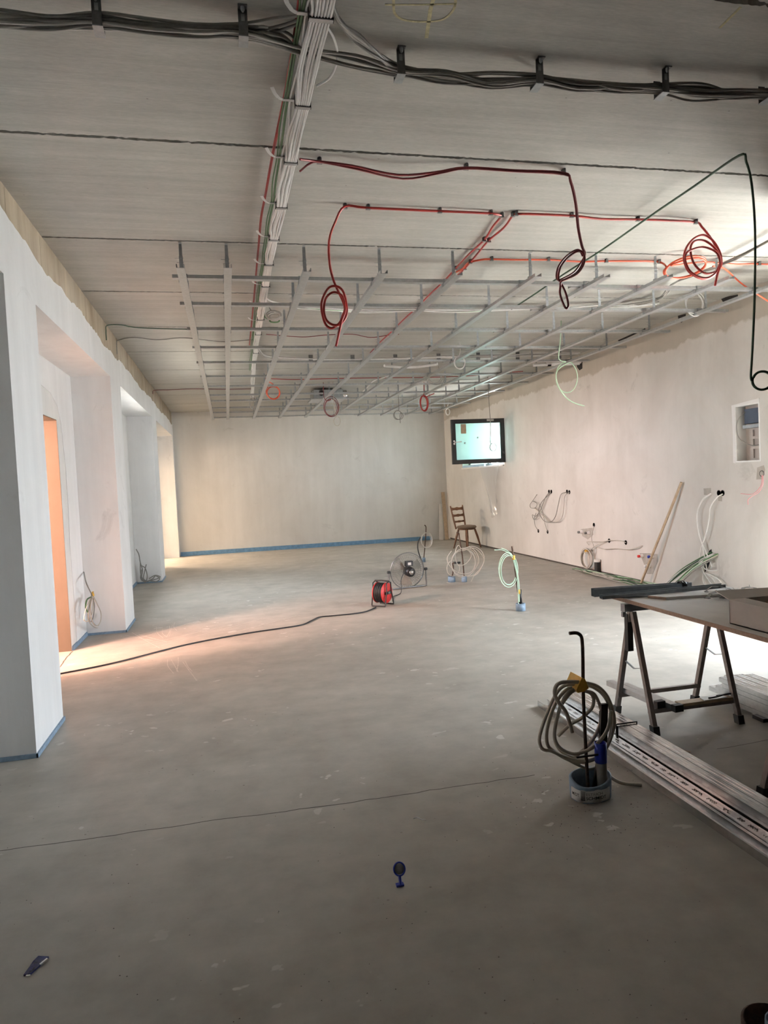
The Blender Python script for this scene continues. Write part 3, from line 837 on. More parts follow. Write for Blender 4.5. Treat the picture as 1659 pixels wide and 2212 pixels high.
# ---- red conduits
RED = 'red conduit cables on the ceiling'
def lowz(p, dz): return Vector((p.x, p.y, H-dz))
q0 = ce(745,446,.02)
c1 = [atY(q0.y, *p) for p in [(724,480),(711,520),(712,570),(722,610),(734,645),(746,668)]]
tr_ = [(744,660),(740,682),(733,698),(717,709),(704,702),(697,682),(694,660),(699,640),(710,622),(724,618),(737,624),(745,640),(749.5,668),(746,687),(735,700),(720,702),(706,693),(700,677),(700,660),(704,644),(715,633),(726,631.5),(739,639),(744,653),(746,671),(739,690),(735,707),(726,748)]
loops = [atY(q0.y-.0016*i, *p) for i, p in enumerate(tr_)]
c1 = c1[:4]; endp = []
cable('red_cable', [ce(1084,466,.02), ce(1060,461,.022), ce(950,456,.022), ce(795,449,.022), q0]+c1+loops+endp, .0085, 'red', 'red cable along the ceiling ending in a double coil left of centre', RED, k=4)
p1 = [(1084,466),(1064,490),(1046,518),(1012,550),(984,580),(958,608),(928,636),(905,660),(872,690),(846,716),(822,738),(800,762)]
cable('red_cable', [ce(x,y,.02) for x,y in p1], .008, 'red', 'left one of two red cables running away from the camera along the ceiling', RED)
cable('red_cable', [ce(x,y,.02) for x,y in [(1108,464),(1088,492),(1055,520),(1028,552),(1004,580),(978,604),(944,634),(920,658),(886,690),(858,716),(834,740),(812,764)]], .008, 'red', 'right one of two red cables running away from the camera along the ceiling', RED)
q1 = ce(1503,480,.02)
c2 = [atY(q1.y, *p) for p in [(1516,490),(1534,512),(1548,535),(1556,560)]]
tr_ = [(1556.5,550),(1557.6,571),(1549,587),(1529,602),(1508,599.6),(1488,586.6),(1478.6,567),(1477.5,552),(1484,532.5),(1499,515),(1518.6,507.6),(1536,516),(1549,532.5),(1557.6,554),(1557,576),(1544.6,587),(1527,591),(1510,582),(1497,565),(1491.6,543),(1493.7,528),(1503.5,519.5),(1520.8,519.5),(1538,530),(1551,545.5),(1556,566),(1546,588),(1530,600),(1510,598),(1490,585),(1480,562),(1482,547.6),(1495,539),(1516.5,533.5),(1538,539),(1551,550),(1556,572),(1550,592),(1544.6,617)]
loops = [atY(q1.y-.0013*i, *p) for i, p in enumerate(tr_)]
c2 = c2[:3]
cable('red_cable', [ce(1108,464,.02), ce(1130,462,.022), ce(1235,466,.022), ce(1300,473,.03), ce(1378,474,.022), ce(1440,476,.028), q1]+c2+loops, .0085, 'red', 'red cable along the ceiling ending in a big triple coil at right', RED, k=4)
c3 = [ce(x,y,.02) for x,y in [(985,588),(1000,580),(1012,568),(1040,561),(1062,560),(1120,561),(1185,561),(1250,565),(1310,564),(1380,564),(1424,566)]]
oc = coil(ce(1480,577,.10), .19, 2, (.0,-.35,-1), .10, .85, start=180, drift=.01, rnd=random.Random(8))
cable('orange_cable', c3+oc+[ce(1520,566,.03), ce(1590,571,.03), ce(1640,570,.02), ce(1720,575,.03)], .0085, 'orange', 'orange red cable with a flat coil behind the big red coil', RED, k=4)
qb = ce(1540,575,.06)
cable('orange_cable', [qb, ce(1565,580,.05), lowz(ce(1592,600,.05),.07), on(2,3.28,1612,620), on(2,3.22,1635,635), on(2,3.17,1660,651), on(2,3.155,1672,658)], .008, 'orange', 'bright orange cable slanting down to the right edge', RED)
CLIPN = {}
for i, (px, py) in enumerate([(745,447),(795,449),(950,456),(1060,461),(1084,466),(1108,464),(1115,462),(1235,466),(1378,474),(1503,480),(1046,518),(1056,520),(984,580),(1004,580),(1016,566),(1062,560),(1185,561),(1310,564),(1424,566),(1640,570),(905,660),(920,658)]):
    p = ce(px, py, .02)
    wh = 'left' if px < 1000 else ('middle' if px < 1200 else 'right')
    row = 'front red line' if py < 500 else ('second red line' if px > 1010 and py > 555 else 'pair of red cables running away')
    cnt_ = CLIPN.setdefault(row, []); cnt_.append(1)
    tag(clip_on_ceiling(p).build('cable_clip', M['steel']), f'{ORD[len(cnt_)-1]} clip from the {"camera" if "pair" in row else "left"} on the {row}', 'cable clip', 'clips on the red cables')
# dark red pair with a hanging coil
q2 = ce(1217,373,.03)
hang = [atY(q2.y, *p) for p in [(1232,392),(1243,440),(1248,490),(1256,530),(1262,548)]]
tr_ = [(1261,555),(1257,572.5),(1244,590),(1222,603),(1209,607),(1206,596),(1211,577),(1226,557),(1244,544),(1256,543),(1263,556),(1259,575),(1246,592),(1224,603),(1212,608)]
lp = [atY(q2.y-.002*i, *p) for i, p in enumerate(tr_)]
tailp = [atY(q2.y, *p) for p in [(1210.5,620),(1210,636),(1218,659),(1224,666),(1227.5,657),(1222,633),(1212,612)]]
cable('dark_red_cable', [ce(648,344,.05), ce(690,349,.03), ce(760,358,.05), ce(860,378,.07), ce(940,372,.045), ce(1007,362,.03), ce(1110,368,.035), q2]+hang+lp[1:]+tailp, .007, 'dred', 'dark red cable hanging from the ceiling in a tall loop with a small loop below', 'dark red pair', k=4)
cable('dark_red_cable', [ce(648,370,.05), ce(668,354,.04), ce(692,350,.03), ce(770,365,.06), ce(870,386,.075), ce(950,374,.05), ce(1007,364,.035), ce(1110,370,.04), lowz(q2,.04)]+[h+Vector((.012,0.01,0)) for h in hang]+[v+Vector((-.006,.012,.010)) for v in lp[1:11]], .006, 'dred', 'thinner dark red cable sagging beside the first one', 'dark red pair', k=4)
for px, py in ((690,349),(1007,362),(1217,373)):
    tag(clip_on_ceiling(ce(px,py,.02)).build('cable_clip', M['steel']), {690:'small clip left on the dark red cable pair',1007:'small clip in the middle of the dark red cable pair',1217:'small clip where the dark red pair drops down'}[px], 'cable clip')
# black cable hooked up at upper right
q3 = ce(1597,336,.05)
cable('black_cable', [on(2,3.30,1105,668), on(2,3.33,1160,632), on(2,3.36,1215,594), on(2,3.36,1300,540), on(2,3.37,1400,470), on(2,3.37,1500,402), q3, atY(q3.y,1612,350), atY(q3.y,1624,400), atY(q3.y,1631,500), atY(q3.y,1630,640), atY(q3.y,1625,760), atY(q3.y,1622,812)]
      + coil(atY(q3.y,1646,822), .058, 2, (-.3,-1,0), .04, .95, start=180, drift=.006, rnd=random.Random(4)), .0075, 'dgreen', 'black cable hanging from the ceiling at the right edge with a loop at its end', k=5)

# ---- hanging ends in the grid
def hanging(name, top, drop, cpx, rpx, y, loops, r, mat, label, asp=1.0, seed=1, tail=None, jit=.3, nrm=(0,-1,0)):
    pts = [atY(y, *p) for p in top+drop]
    if pts[0].z < H-.03: pts.insert(0, Vector((pts[0].x, y, H-.008)))
    ctr = atY(y, *cpx); rad = abs(atY(y, cpx[0]+rpx, cpx[1]).x-ctr.x)
    pts += coil(ctr, rad, loops, nrm, jit, asp, start=90, drift=.012, rnd=random.Random(seed))
    if tail: pts += [atY(y-.03, *p) for p in tail]
    return cable(name, pts, r, mat, label, 'cable ends hanging from the ceiling', k=3)
hanging('pale_green_cable', [(1212,655),(1212,700)], [(1210,740),(1207,775)], (1224,815), 21, 8.0, 1, .0072, 'lgreen', 'pale green cable hanging by the right wall with a big loop', 1.45, 3, [(1204,800),(1203,825),(1215,850),(1235,868),(1262,877)], .03, (-.3,-1,0))
hanging('white_cable', [(1500,620),(1502,636)], [], (1497,660), 16, 6.75, 4, .006, 'white', 'white cable coil hanging high by the right wall', 1.1, 5, None, .3)
hanging('white_cable', [(990,725),(994,755)], [], (992,783), 11, 9.3, 3, .006, 'white', 'small white coil hanging from the middle of the grid', 1.2, 6, None, .25)
hanging('grey_cable', [(945,770),(948,795)], [], (942,817), 17, 11.2, 4, .005, 'grey', 'grey coil hanging below the far middle of the grid', .7, 7, None, .3)
hanging('grey_cable', [(858,815),(860,850),(862,880)], [], (861,898), 11, 13.2, 2, .007, 'dgrey', 'dark grey cable hanging on a long drop with two loops', 1.0, 8, [(864,900),(865,914)], .4)
hanging('red_cable', [(916,835),(916,850)], [], (915,871), 8, 13.0, 4, .009, 'red', 'tight red coil hanging near the far end', 2.0, 9, [(918,858),(928,854),(938,850)], .15)
hanging('orange_cable', [(575,835),(580,825)], [(592,832)], (590,848), 13, 12.2, 4, .008, 'orange', 'orange coil hanging below the left side of the grid', 1.0, 10, None, .2)
hanging('dark_red_cable', [(700,858),(708,866)], [], (716,880), 13, 12.8, 3, .006, 'dred', 'tangled dark cable hanging below the silver unit', 1.3, 11, None, .4)
hanging('grey_cable', [(722,880),(724,895)], [], (728,910), 7, 12.7, 1, .006, 'beige', 'small beige cable loop hanging lowest below the silver unit', 1.4, 12, None, .1)
hanging('grey_cable', [(1055,845),(1057,880),(1060,925),(1059,955)], [], (1065,966), 7, 12.4, 1, .007, 'dgrey', 'thin grey cable hanging in front of the open window with a small ring', 1.1, 13, None, .05)
hanging('white_cable', [(968,872),(966,880)], [], (967,890), 4, 15.8, 2, .009, 'white', 'small white loop hanging in the far right corner', 1.6, 14, None, .2)
cable('white_cable', [ce(860,808,.09), ce(842,812,.1), ce(822,818,.1), ce(806,824,.1), ce(795,835,.12), ce(784,846,.12)], .009, 'white', 'white cable slanting down behind the far middle of the grid')
hanging('grey_cable', [(548,790),(545,825),(543,850)], [], (545,872), 6, 13.8, 3, .007, 'grey', 'grey loops hanging from the end of the white bundle', 1.9, 15, None, .3)
hanging('dark_red_cable', [(850,715),(858,720)], [], (865,725), 7, 9.9, 3, .007, 'dred', 'small dark red coil lying above the third cross channel', .4, 16, None, .1)
hanging('grey_cable', [(575,650),(585,670)], [], (592,684), 14, 7.4, 4, .005, 'grey', 'loose grey loops beside the white bundle at the first branch', .6, 17, None, .3)
hanging('green_cable', [(572,685),(585,690)], [], (594,694), 11, 7.5, 2, .006, 'green', 'green loops beside the white bundle at the first branch', .3, 18, None, .2)

# ---- ventilation unit above the far part of the grid
y = 13.55
a = atY(y, 676, 884); b_ = atY(y, 744, 850)
x0, x1 = a.x, b_.x
u = thing('ventilation_unit', ((x0+x1)/2, y+.35, 3.16), 'silver ventilation box between the channels near the far wall', 'ventilation unit')
MB().box((x0+.03, y, 3.24), (x1-.03, y+.6, H-.04)).build('housing', M['galv2'], u)
MB().box((x0-.02, y-.02, 3.215), (x1+.02, y+.62, 3.24)).build('bottom_panel', M['galv'], u)
MB().lathe([(.09,0),(.09,.10),(.075,.10),(.075,.02)], (x1-.03, y+.2, 3.32), (1,0,0), 16).build('duct_collar', M['chrome'], u)
MB().lathe([(.05,0),(.05,.05),(.0,.05)], (x0+.18, y-.0, 3.33), (0,-1,0), 12).build('junction_knob', M['black'], u)
MB().tube([(x0+.05,y+.1,H-.04),(x0+.05,y+.1,H)], .006).tube([(x1-.05,y+.1,H-.04),(x1-.05,y+.1,H)], .006).tube([(x0+.05,y+.5,H-.04),(x0+.05,y+.5,H)], .006).tube([(x1-.05,y+.5,H-.04),(x1-.05,y+.5,H)], .006).build('drop_rod', M['steel'], u)
# white drain pipe stubs
def pipe_stub(a, b_, r, label):
    t = thing('plastic_pipe', a, label, 'pipe')
    d = (b_-a).normalized()
    MB().tube([a, a.lerp(b_, .5), b_], r, 12).build('tube', M['whiteplastic'], t)
    MB().lathe([(r*1.25,0),(r*1.25,r*2.2)], a.lerp(b_, .62), d, 12).build('black_sleeve', M['black'], t)
pipe_stub(rw(1252,785,.0)-Vector((.0,0,0)), rw(1252,785)+Vector((-.75,.1,0)), .025, 'short white pipe with a black sleeve coming out of the right wall')
pipe_stub(ce(1290,781,.14), ce(1180,785,.14), .02, 'white pipe with a black sleeve lying above the far right of the grid')
pa = [ce(*p,.1) for p in [(830,790),(870,793),(905,792),(945,786)]]
cable('white_hose', pa, .022, 'whiteplastic', 'white flexible hose above the middle of the grid', cat='hose', n=10)

# ------------------------------------------------------------------ trestle table at right
TT = 0.765                      # top of the table board
def trestle(x0, x1, yc, label):
    t = thing('trestle', ((x0+x1)/2, yc, 0), label, 'trestle', 'folding trestles under the table')
    zt = TT-0.022
    MB().box((x0-.06, yc-.022, zt-.045), (x1+.06, yc+.022, zt)).box((x0-.075,yc-.026,zt-.075),(x0-.055,yc-.006,zt-.045)).build('beam', M['darkgalv'], t)
    for x in (x0, x1):
        for s_ in (-1, 1):
            a = Vector((x, yc+s_*.015, zt-.05)); b_ = Vector((x, yc+s_*.20, 0.035))
            MB().bar(a, b_, .028, .028, (1,0,0)).build('leg', M['trestle'], t)
            f = Vector((x, yc+s_*.209, 0))
            MB().prism([(f.x-.02,f.y-.02,0),(f.x+.02,f.y-.02,0),(f.x+.02,f.y+.022,0),(f.x-.02,f.y+.022,0)], (0,-s_*.010,.05)).build('foot', M['black'], t)
        zc = .37 if x == x0 else .40
        MB().bar((x+.004, yc-.108, zc), (x+.004, yc, zc-.03), .012, .004).bar((x+.004, yc, zc-.03), (x+.004, yc+.108, zc), .012, .004).build('brace', M['galv2'], t)
    for s_ in (-1, 1):
        MB().box((x0-.012, yc+s_*.168-.012, .115), (x1+.012, yc+s_*.168+.012, .140)).build('stretcher', M['trestle'], t)
    MB().box((x0-.018, yc+.02, zt-.30), (x0+.018, yc+.055, zt-.07)).build('ratchet', M['black'], t)
M['bladegrey'] = plain('smoked_blade', (0.30,0.28,0.24), 0.5)
M['trestle'] = plain('trestle_paint', (0.26,0.225,0.21), 0.45, 0.4, var=0.15, scale=30)
trestle(2.36, 2.93, 3.80, 'metal trestle with rails and wood on its rungs under the far end of the table')
trestle(2.36, 2.93, 2.545, 'metal trestle whose leg shows at the right edge below the table')
tb_ = thing('table_board', (2.75, 3.0, TT-.022), 'white chipboard table top lying on the trestles', 'table board')
MB().box((2.345, 1.85, TT-.020), (3.15, 4.02, TT)).build('board', M['board'], tb_)
MB().box((2.340, 1.85, TT-.0215), (2.345, 4.02, TT-.0003)).box((2.345,4.02,TT-.0215),(3.15,4.024,TT-.0003)).build('edge_band', M['edge'], tb_)
# steel profiles lying across the far end of the table
def lying_profile(p, q, w, h, label, mat='darkgalv', up=1, group='steel profiles lying on the table', end='black'):
    p, q = Vector(p), Vector(q); d = q-p; L = d.length
    mb = MB(); channel(mb, (0,0,0 if up > 0 else h), L, 'x', up, w, h)
    o = mb.build('steel_profile', M[mat], None, (0,0,0))
    o.location = p; o.rotation_euler = (0, -math.asin(d.z/L), math.atan2(d.y, d.x))
    return tag(o, label, 'steel profile', group)
lying_profile((2.215,4.00,TT+.001), (2.86,3.93,TT+.001), .05, .05, 'dark grey box shaped profile overhanging the left end of the table')
lying_profile((2.36,4.085,TT+.001), (2.93,4.02,TT+.001), .04, .035, 'grey profile lying furthest back on the table')
lying_profile((2.215,3.90,TT+.001), (3.00,3.79,TT+.027), .05, .022, 'flat grey profile lying in front, its end lifted')
bx = thing('board_strip', (2.68,3.80,TT), 'pale panel strip lying on the table beside the profiles', 'board')
mb = MB().prism([(2.475,3.80,TT+.0005),(2.53,3.70,TT+.0005),(2.95,3.64,TT+.0005),(2.92,3.745,TT+.0005)], (0,0,.016)); mb.build('panel', M['board'], bx)
MB().prism([(2.472,3.799,TT+.001),(2.528,3.697,TT+.001),(2.53,3.70,TT+.001),(2.475,3.802,TT+.001)], (0,0,.015)).build('cut_edge', M['edge'], bx)
tape = thing('tape_roll', (2.845,3.955,TT+.052), 'black tape wound round the end of the box profile', 'tape')
c_ = Vector((2.80, 3.937, TT+.027))
ring_ = [c_+Vector((0, .033*math.cos(a*.3927), .031*math.sin(a*.3927))) for a in range(16)]
MB().tube(ring_, .009, 8, True).build('winding', M['black'], tape)
MB().tube([p+Vector((.016,-.002,0)) for p in ring_], .009, 8, True).build('winding', M['black'], tape)
# papers and loose metal hangers
for i, (dx, dy, rz, w, h_, lb) in enumerate([(2.93,3.50,.5,.21,.297,'sheet of paper under the metal brackets on the table'), (2.86,3.36,.15,.15,.21,'smaller printed sheet next to the cardboard box on the table')]):
    mb = MB().box((-w/2,-h_/2,0), (w/2,h_/2,.0008))
    o = mb.build('paper_sheet', M['paper'], None, (0,0,0)); o.location = (dx,dy,TT+.0006+.001*i); o.rotation_euler = (0,0,rz)
    tag(o, lb, 'paper')
rh = random.Random(17)
for i in range(6):
    x, y = 2.90+rh.uniform(-.12,.12), 3.60+rh.uniform(-.06,.06)
    z = TT+.004+.006*i
    ang = rh.uniform(-.6,.6)
    mb = MB()
    pts = [(-.09,0,.0),(-.05,0,.022+rh.uniform(0,.01)),(0,0,.028),(.05,0,.018),(.085,0,.0)]
    for a, b_ in zip(pts[:-1], pts[1:]): mb.bar(a, b_, .022, .002)
    mb.box((-.092,-.014,-.001),(-.07,.014,.003)).box((.06,-.014,-.001),(.088,.014,.003)).tube([(-.02,-.02,.03),(.03,.02,.034)], .002, 5)
    o = mb.build('metal_bracket', M['galv2' if i%2 else 'steel'], None, (0,0,0)); o.location = (x,y,z); o.rotation_euler = (0,0,ang)
    tag(o, 'loose bent metal bracket heaped on the papers on the table', 'bracket', 'loose brackets on the table')
# open cardboard box on the near part of the table
bxo = thing('cardboard_box', (2.62,2.70,TT), 'open grey cardboard box standing on the table at the right edge', 'box')
x0, x1, y0, y1, zt = 2.405, 2.85, 2.40, 3.00, TT+.118
MB().box((x0,y0,TT+.001),(x1,y1,TT+.006)).box((x0,y0,TT+.001),(x0+.004,y1,zt)).box((x1-.004,y0,TT+.001),(x1,y1,zt)).box((x0,y0,TT+.001),(x1,y0+.004,zt)).box((x0,y1-.004,TT+.001),(x1,y1,zt)).build('body', M['card'], bxo)
MB().prism([(x0,y1,zt),(x0,y0,zt),(x0-.0+.04,y0,zt+.008),(x0+.05,y1-.05,zt+.012)], (.0,0,.003)).build('flap', M['card'], bxo)
MB().prism([(x0,y1,zt),(x1,y1,zt),(x1-.02,y1+.12,zt+.015),(x0+.02,y1+.13,zt+.025)], (0,0,.003)).build('flap', M['card'], bxo)
MB().prism([(x1,y0,zt),(x1,y1-.05,zt),(x1+.03,y1-.08,zt+.10),(x1+.03,y0,zt+.10)], (.003,0,0)).build('flap', M['brown'], bxo)
MB().prism([(x0+.08,2.86,zt+.0),(x0+.34,2.90,zt-.005),(x0+.36,2.74,zt+.06),(x0+.12,2.70,zt+.075)], (0,0,.004)).build('flap', M['brown'], bxo)

# things lying on the trestle rungs
def rail_with_cap(p, q, w, h, label):
    t = thing('rail', p, label, 'rail', 'rails on the trestle rungs')
    p, q = Vector(p), Vector(q)
    MB().bar(p, q, w, h).build('bar', M['galv'], t)
    d = (q-p).normalized()
    MB().bar(q, q+d*.035, w+.012, h+.010).build('end_cap', M['black'], t)
rail_with_cap((2.385,4.13,.160), (2.425,3.66,.160), .045, .032, 'grey rail with black end cap on the trestle rungs, upper one')
rail_with_cap((2.45,4.06,.1565), (2.485,3.575,.1565), .045, .030, 'grey rail with black end cap on the trestle rungs, nearer the wood')
pk = thing('wood_offcut', (2.72,3.62,.14), 'flat piece of pale wood lying on the front trestle rung', 'wood')
MB().box((2.545,3.605,.1405), (2.90,3.665,.158)).build('plank', M['wood'], pk)
tag(MB().tube(spline([(2.74,3.62,.166),(2.78,3.60,.176),(2.86,3.62,.178),(2.91,3.64,.170),(2.90,3.655,.163),(2.82,3.65,.164)],5), .005, 6).build('looped_cable', M['black']), 'short black cable loop lying on the wood under the table', 'cable')
tag(MB().prism([(2.70,3.60,.159),(2.86,3.605,.159),(2.85,3.655,.159),(2.71,3.66,.159)], (0,0,.005)).build('plastic_bag', M['whiteplastic']), 'small clear plastic bag lying on the wood under the table', 'bag')

# ------------------------------------------------------------------ steel profiles on the floor
def floor_profile(x, y0, y1, z, w, h, up, label, group, mat='galv3'):
    mb = MB(); channel(mb, (x, y0, z if up > 0 else z+h), y1-y0, 'y', up, w, h)
    # rolled ribs along the flat face
    zf = z-.0004 if up > 0 else z+h
    for dx in (-.18, .18):
        mb.box((x+dx*w-.002, y0+.002, zf), (x+dx*w+.002, y1-.002, zf+.0012))
    return tag(mb.build('steel_profile', M[mat], None, (x, (y0+y1)/2, z)), label, 'steel profile', group)
PG = 'steel profiles lying along the floor in front of the table'
floor_profile(1.985, .9, 4.30, .0, .075, .038, 1, 'leftmost floor profile, an open channel with its open side up', PG)
floor_profile(1.985, .9, 4.22, .006, .062, .030, 1, 'channel nested inside the leftmost floor profile', PG)
floor_profile(2.052, .9, 4.25, .0, .052, .047, -1, 'printed floor profile between the open channel and the tall stack', PG)
for r in range(3):
    for c in range(2):
        floor_profile(2.118+c*.064, .9, 4.17+.03*r-.02*c, .001+r*.0345, .060, .033, -1 if r != 1 else 1,
            ['bottom','middle','top'][r]+' '+['left','right'][c]+' profile of the tall stack on the floor before the trestle', PG)
# dotted stamp print along the printed profile
mb = MB(); rq = random.Random(9); y = 1.2
while y < 4.1:
    for k in range(rq.randint(3,6)):
        for q in range(2):
            if rq.random() < .8: mb.box((2.040+q*.010, y, .0483), (2.046+q*.010, y+.006, .0488))
        y += .012
    y += rq.uniform(.02,.05)
o = mb.build('print_marks', M['crack'], None, (2.05,2.5,.0483))
pp = [ob for ob in bpy.data.objects if ob.get('label','').startswith('printed floor profile')][0]
o.parent = pp; o.location = Vector((2.05,2.5,.0483))-pp.location; o['kind'] = 'stuff'
tag(MB().tube([(2.084,3.55,.001),(2.084,3.55,.11),(2.215,3.55,.11),(2.215,3.55,.001)], .005, 6).build('strap', M['black']), 'black strap tied round the tall stack of floor profiles', 'strap')
PG2 = 'steel profiles stacked on the floor at the right edge'
tag(MB().box((3.06,3.55,0),(3.42,3.64,.022)).build('wood_block', M['black']), 'dark support block under the profile stack at the right edge', 'block')
tag(MB().box((3.06,2.55,0),(3.42,2.64,.022)).build('wood_block', M['black']), 'hidden support block further along under the right profile stack', 'block')
for r in range(5):
    for c in range(4):
        ye = [3.93,4.02,3.95,3.90,3.94][r]+.012*((c*7+r*3)%4)-.008*c
        floor_profile(3.115+c*.0625+(.012 if r in (0,1) else 0)-.02, 2.45, ye, .023+r*.0305, .060, .029, -1,
            f'{["bottom","second lowest","middle","second highest","top"][r]} layer profile, {ORD[c]} from the left, of the stack at the right edge', PG2)

# ------------------------------------------------------------------ marker posts with coiled cable
def text_mesh(body, size):
    cu = bpy.data.curves.new('lettering', 'FONT'); cu.body = body; cu.size = size; cu.offset = size*0.010
    ob = bpy.data.objects.new('lettering_tmp', cu); COL.objects.link(ob)
    bpy.context.view_layer.update()
    me = bpy.data.meshes.new_from_object(ob.evaluated_get(bpy.context.evaluated_depsgraph_get()))
    vs = [v.co.copy() for v in me.vertices]; fs = [tuple(p.vertices) for p in me.polygons]
    bpy.data.objects.remove(ob); bpy.data.meshes.remove(me)
    return vs, fs
PY = 3.0
pb = thing('marker_post', (1.62, PY, 0), 'bent rebar post with a big beige cable coil in a blue foam collar in front', 'marker post')
A = lambda x, y, dy=0.0: atY(PY+dy, x, y)
# foam collar: an open, slightly squashed ring
cx, cy = 1.615, PY+.0
def collar_r(t): return (.098+.006*math.sin(3*t+1))*(1.0), (.075+.005*math.cos(2*t))
mb = MB(); n = 48; vs = []
for ring_i, (k_, z) in enumerate([(1.0,0.0),(1.03,.05),(1.04,.095),(.90,.098),(.88,.05),(.86,.0)]):
    for i in range(n):
        t = 2*math.pi*i/n; rx, ry = collar_r(t)
        tilt = .022*math.sin(t+.4) if z > .08 else 0
        vs.append((cx+rx*k_*math.cos(t), cy+ry*k_*math.sin(t), z+tilt))
fs = []
for r in range(5):
    for i in range(n):
        j2 = (i+1) % n
        fs.append((r*n+i, r*n+j2, (r+1)*n+j2, (r+1)*n+i))
mb.add(vs, fs, True)
cl = mb.build('foam_collar', M['bluesheet'], pb)
def on_collar(u, z, k_=1.045):
    t = -math.pi/2 - 0.33 + u/.088
    rx, ry = collar_r(t)
    return Vector((cx+rx*k_*math.cos(t), cy+ry*k_*math.sin(t), z))
def sleeve(u0, u1, z0, z1, k_, mat, name):
    mb = MB(); N = 24; vs = []
    for i in range(N+1):
        u_ = u0+(u1-u0)*i/N
        vs += [on_collar(u_, z0+.004*math.sin(i*.7), k_), on_collar(u_, z1+.004*math.sin(i*.9), k_), on_collar(u_, z1, k_-.02), on_collar(u_, z0, k_-.02)]
    fs = []
    for i in range(N):
        for q in range(4): fs.append((i*4+q, (i+1)*4+q, (i+1)*4+(q+1)%4, i*4+(q+1)%4))
    return mb.add(vs, fs, True).build(name, M[mat], cl)
sleeve(-.115, .100, .006, .062, 1.052, 'paper', 'label_strip')
def letters(body, u0, z0, size, mat):
    vs, fs = text_mesh(body, size)
    MB().add([on_collar(u0+v.x, z0+v.y, 1.060) for v in vs], fs).build('lettering', M[mat], cl)
letters('ESTRICH', -.022, .039, .0185, 'dgrey')
letters('SCHMIDT', -.022, .020, .0205, 'black')
letters('MIDT', -.106, .030, .0205, 'black')
mb = MB()
for i in range(7):     # striped block emblem
    z = .058-.0062*i; h_ = .0016+.0004*i
    N = 6; vs = []
    for k_ in range(N+1):
        u_ = -.048+.022*k_/N
        vs += [on_collar(u_, z, 1.060), on_collar(u_, z-h_, 1.060)]
    mb.add(vs, [(2*k_, 2*k_+1, 2*k_+3, 2*k_+2) for k_ in range(N)])
mb.build('emblem', M['black'], cl)
# bent rebar and pipes
MB().tube(spline([(1.600,PY,.002),(1.600,PY,.10),A(1264,1590),A(1260,1500),A(1259,1420),A(1258,1392),A(1256,1376),A(1250,1369),A(1242,1367),A(1230,1368)],5), .0085, 8).build('rebar', M['rust'], pb)
MB().tube([(1.668,PY-.02,.003), A(1299,1650,-.02), A(1299,1613,-.02)], .025, 14).build('grey_pipe', M['greypipe'], pb)
MB().lathe([(.024,0),(.028,.0),(.0285,.095),(.024,.095),(.023,.02)], A(1298,1646,-.02), (0,0,1), 16).build('blue_sleeve', M['bluepipe'], pb)
MB().bar((1.690,PY+.03,.003), A(1304,1520,.03), .036, .020, (0,1,0)).build('black_duct', M['black'], pb)
MB().prism([(1.615,PY-.01,.003),(1.66,PY-.01,.003),(1.668,PY-.01,.20),(1.655,PY-.01,.20)], (0,.012,0)).build('black_wedge', M['black'], pb)
MB().bar(A(1246,1636,-.035), A(1292,1630,-.035), .008, .008).build('cross_rod', M['black'], pb)
MB().prism([A(1257,1464,-.065),A(1245,1491,-.065),A(1248,1497,-.065),A(1262,1494,-.065),A(1272,1487,-.065),A(1264,1467,-.065)], (0,.11,0)).build('yellow_tape', M['yellow'], pb)
# coil: hand-traced family of loops from the taped bundle
def loop(pxs, dy0, dy1, r=.0085, mat='beige'):
    n_ = len(pxs); pts = [A(x, y, dy0+(dy1-dy0)*i/(n_-1)) for i, (x, y) in enumerate(pxs)]
    MB().tube(spline(pts, 7), r, 8).build('cable_loop', M[mat], pb)
loop([(1262,1483),(1232,1478),(1206,1492),(1182,1540),(1166,1590),(1168,1612),(1176,1620),(1190,1622),(1220,1635),(1250,1643),(1285,1638),(1310,1615),(1325,1575),(1326,1545),(1312,1505),(1290,1482),(1262,1474)], -.03, .03)
loop([(1262,1486),(1228,1487),(1200,1520),(1183,1570),(1182,1605),(1195,1622),(1230,1642),(1260,1646),(1290,1636),(1312,1608),(1321,1570),(1318,1530),(1302,1500),(1280,1484),(1262,1480)], -.02, .05)
loop([(1262,1488),(1236,1494),(1212,1525),(1200,1565),(1199,1600),(1215,1625),(1245,1640),(1262,1640)], .0, .04)
loop([(1262,1490),(1238,1490),(1220,1505),(1205,1545),(1198,1590),(1210,1615),(1240,1628),(1275,1618),(1300,1595),(1314,1570),(1320,1535)], -.04, .0)
loop([(1262,1474),(1225,1473),(1205,1478),(1198,1495),(1205,1515),(1222,1537),(1230,1560),(1236,1582)], -.05, -.06, .0095)
loop([(1262,1492),(1275,1497),(1282,1510),(1278,1530),(1255,1552),(1232,1565),(1205,1590)], .02, .06)
loop([(1262,1492),(1284,1500),(1297,1530),(1297,1560),(1285,1590),(1265,1615),(1235,1640)], .03, .05)
mb_t = spline([A(1218,1635,.02), A(1245,1650,.02), A(1270,1660,.04), A(1295,1660,.07), Vector((1.80,PY+.06,.02)), Vector((1.90,PY+.02,.009))], 6)
MB().tube(mb_t, .0085, 8).build('cable_loop', M['beige'], pb)

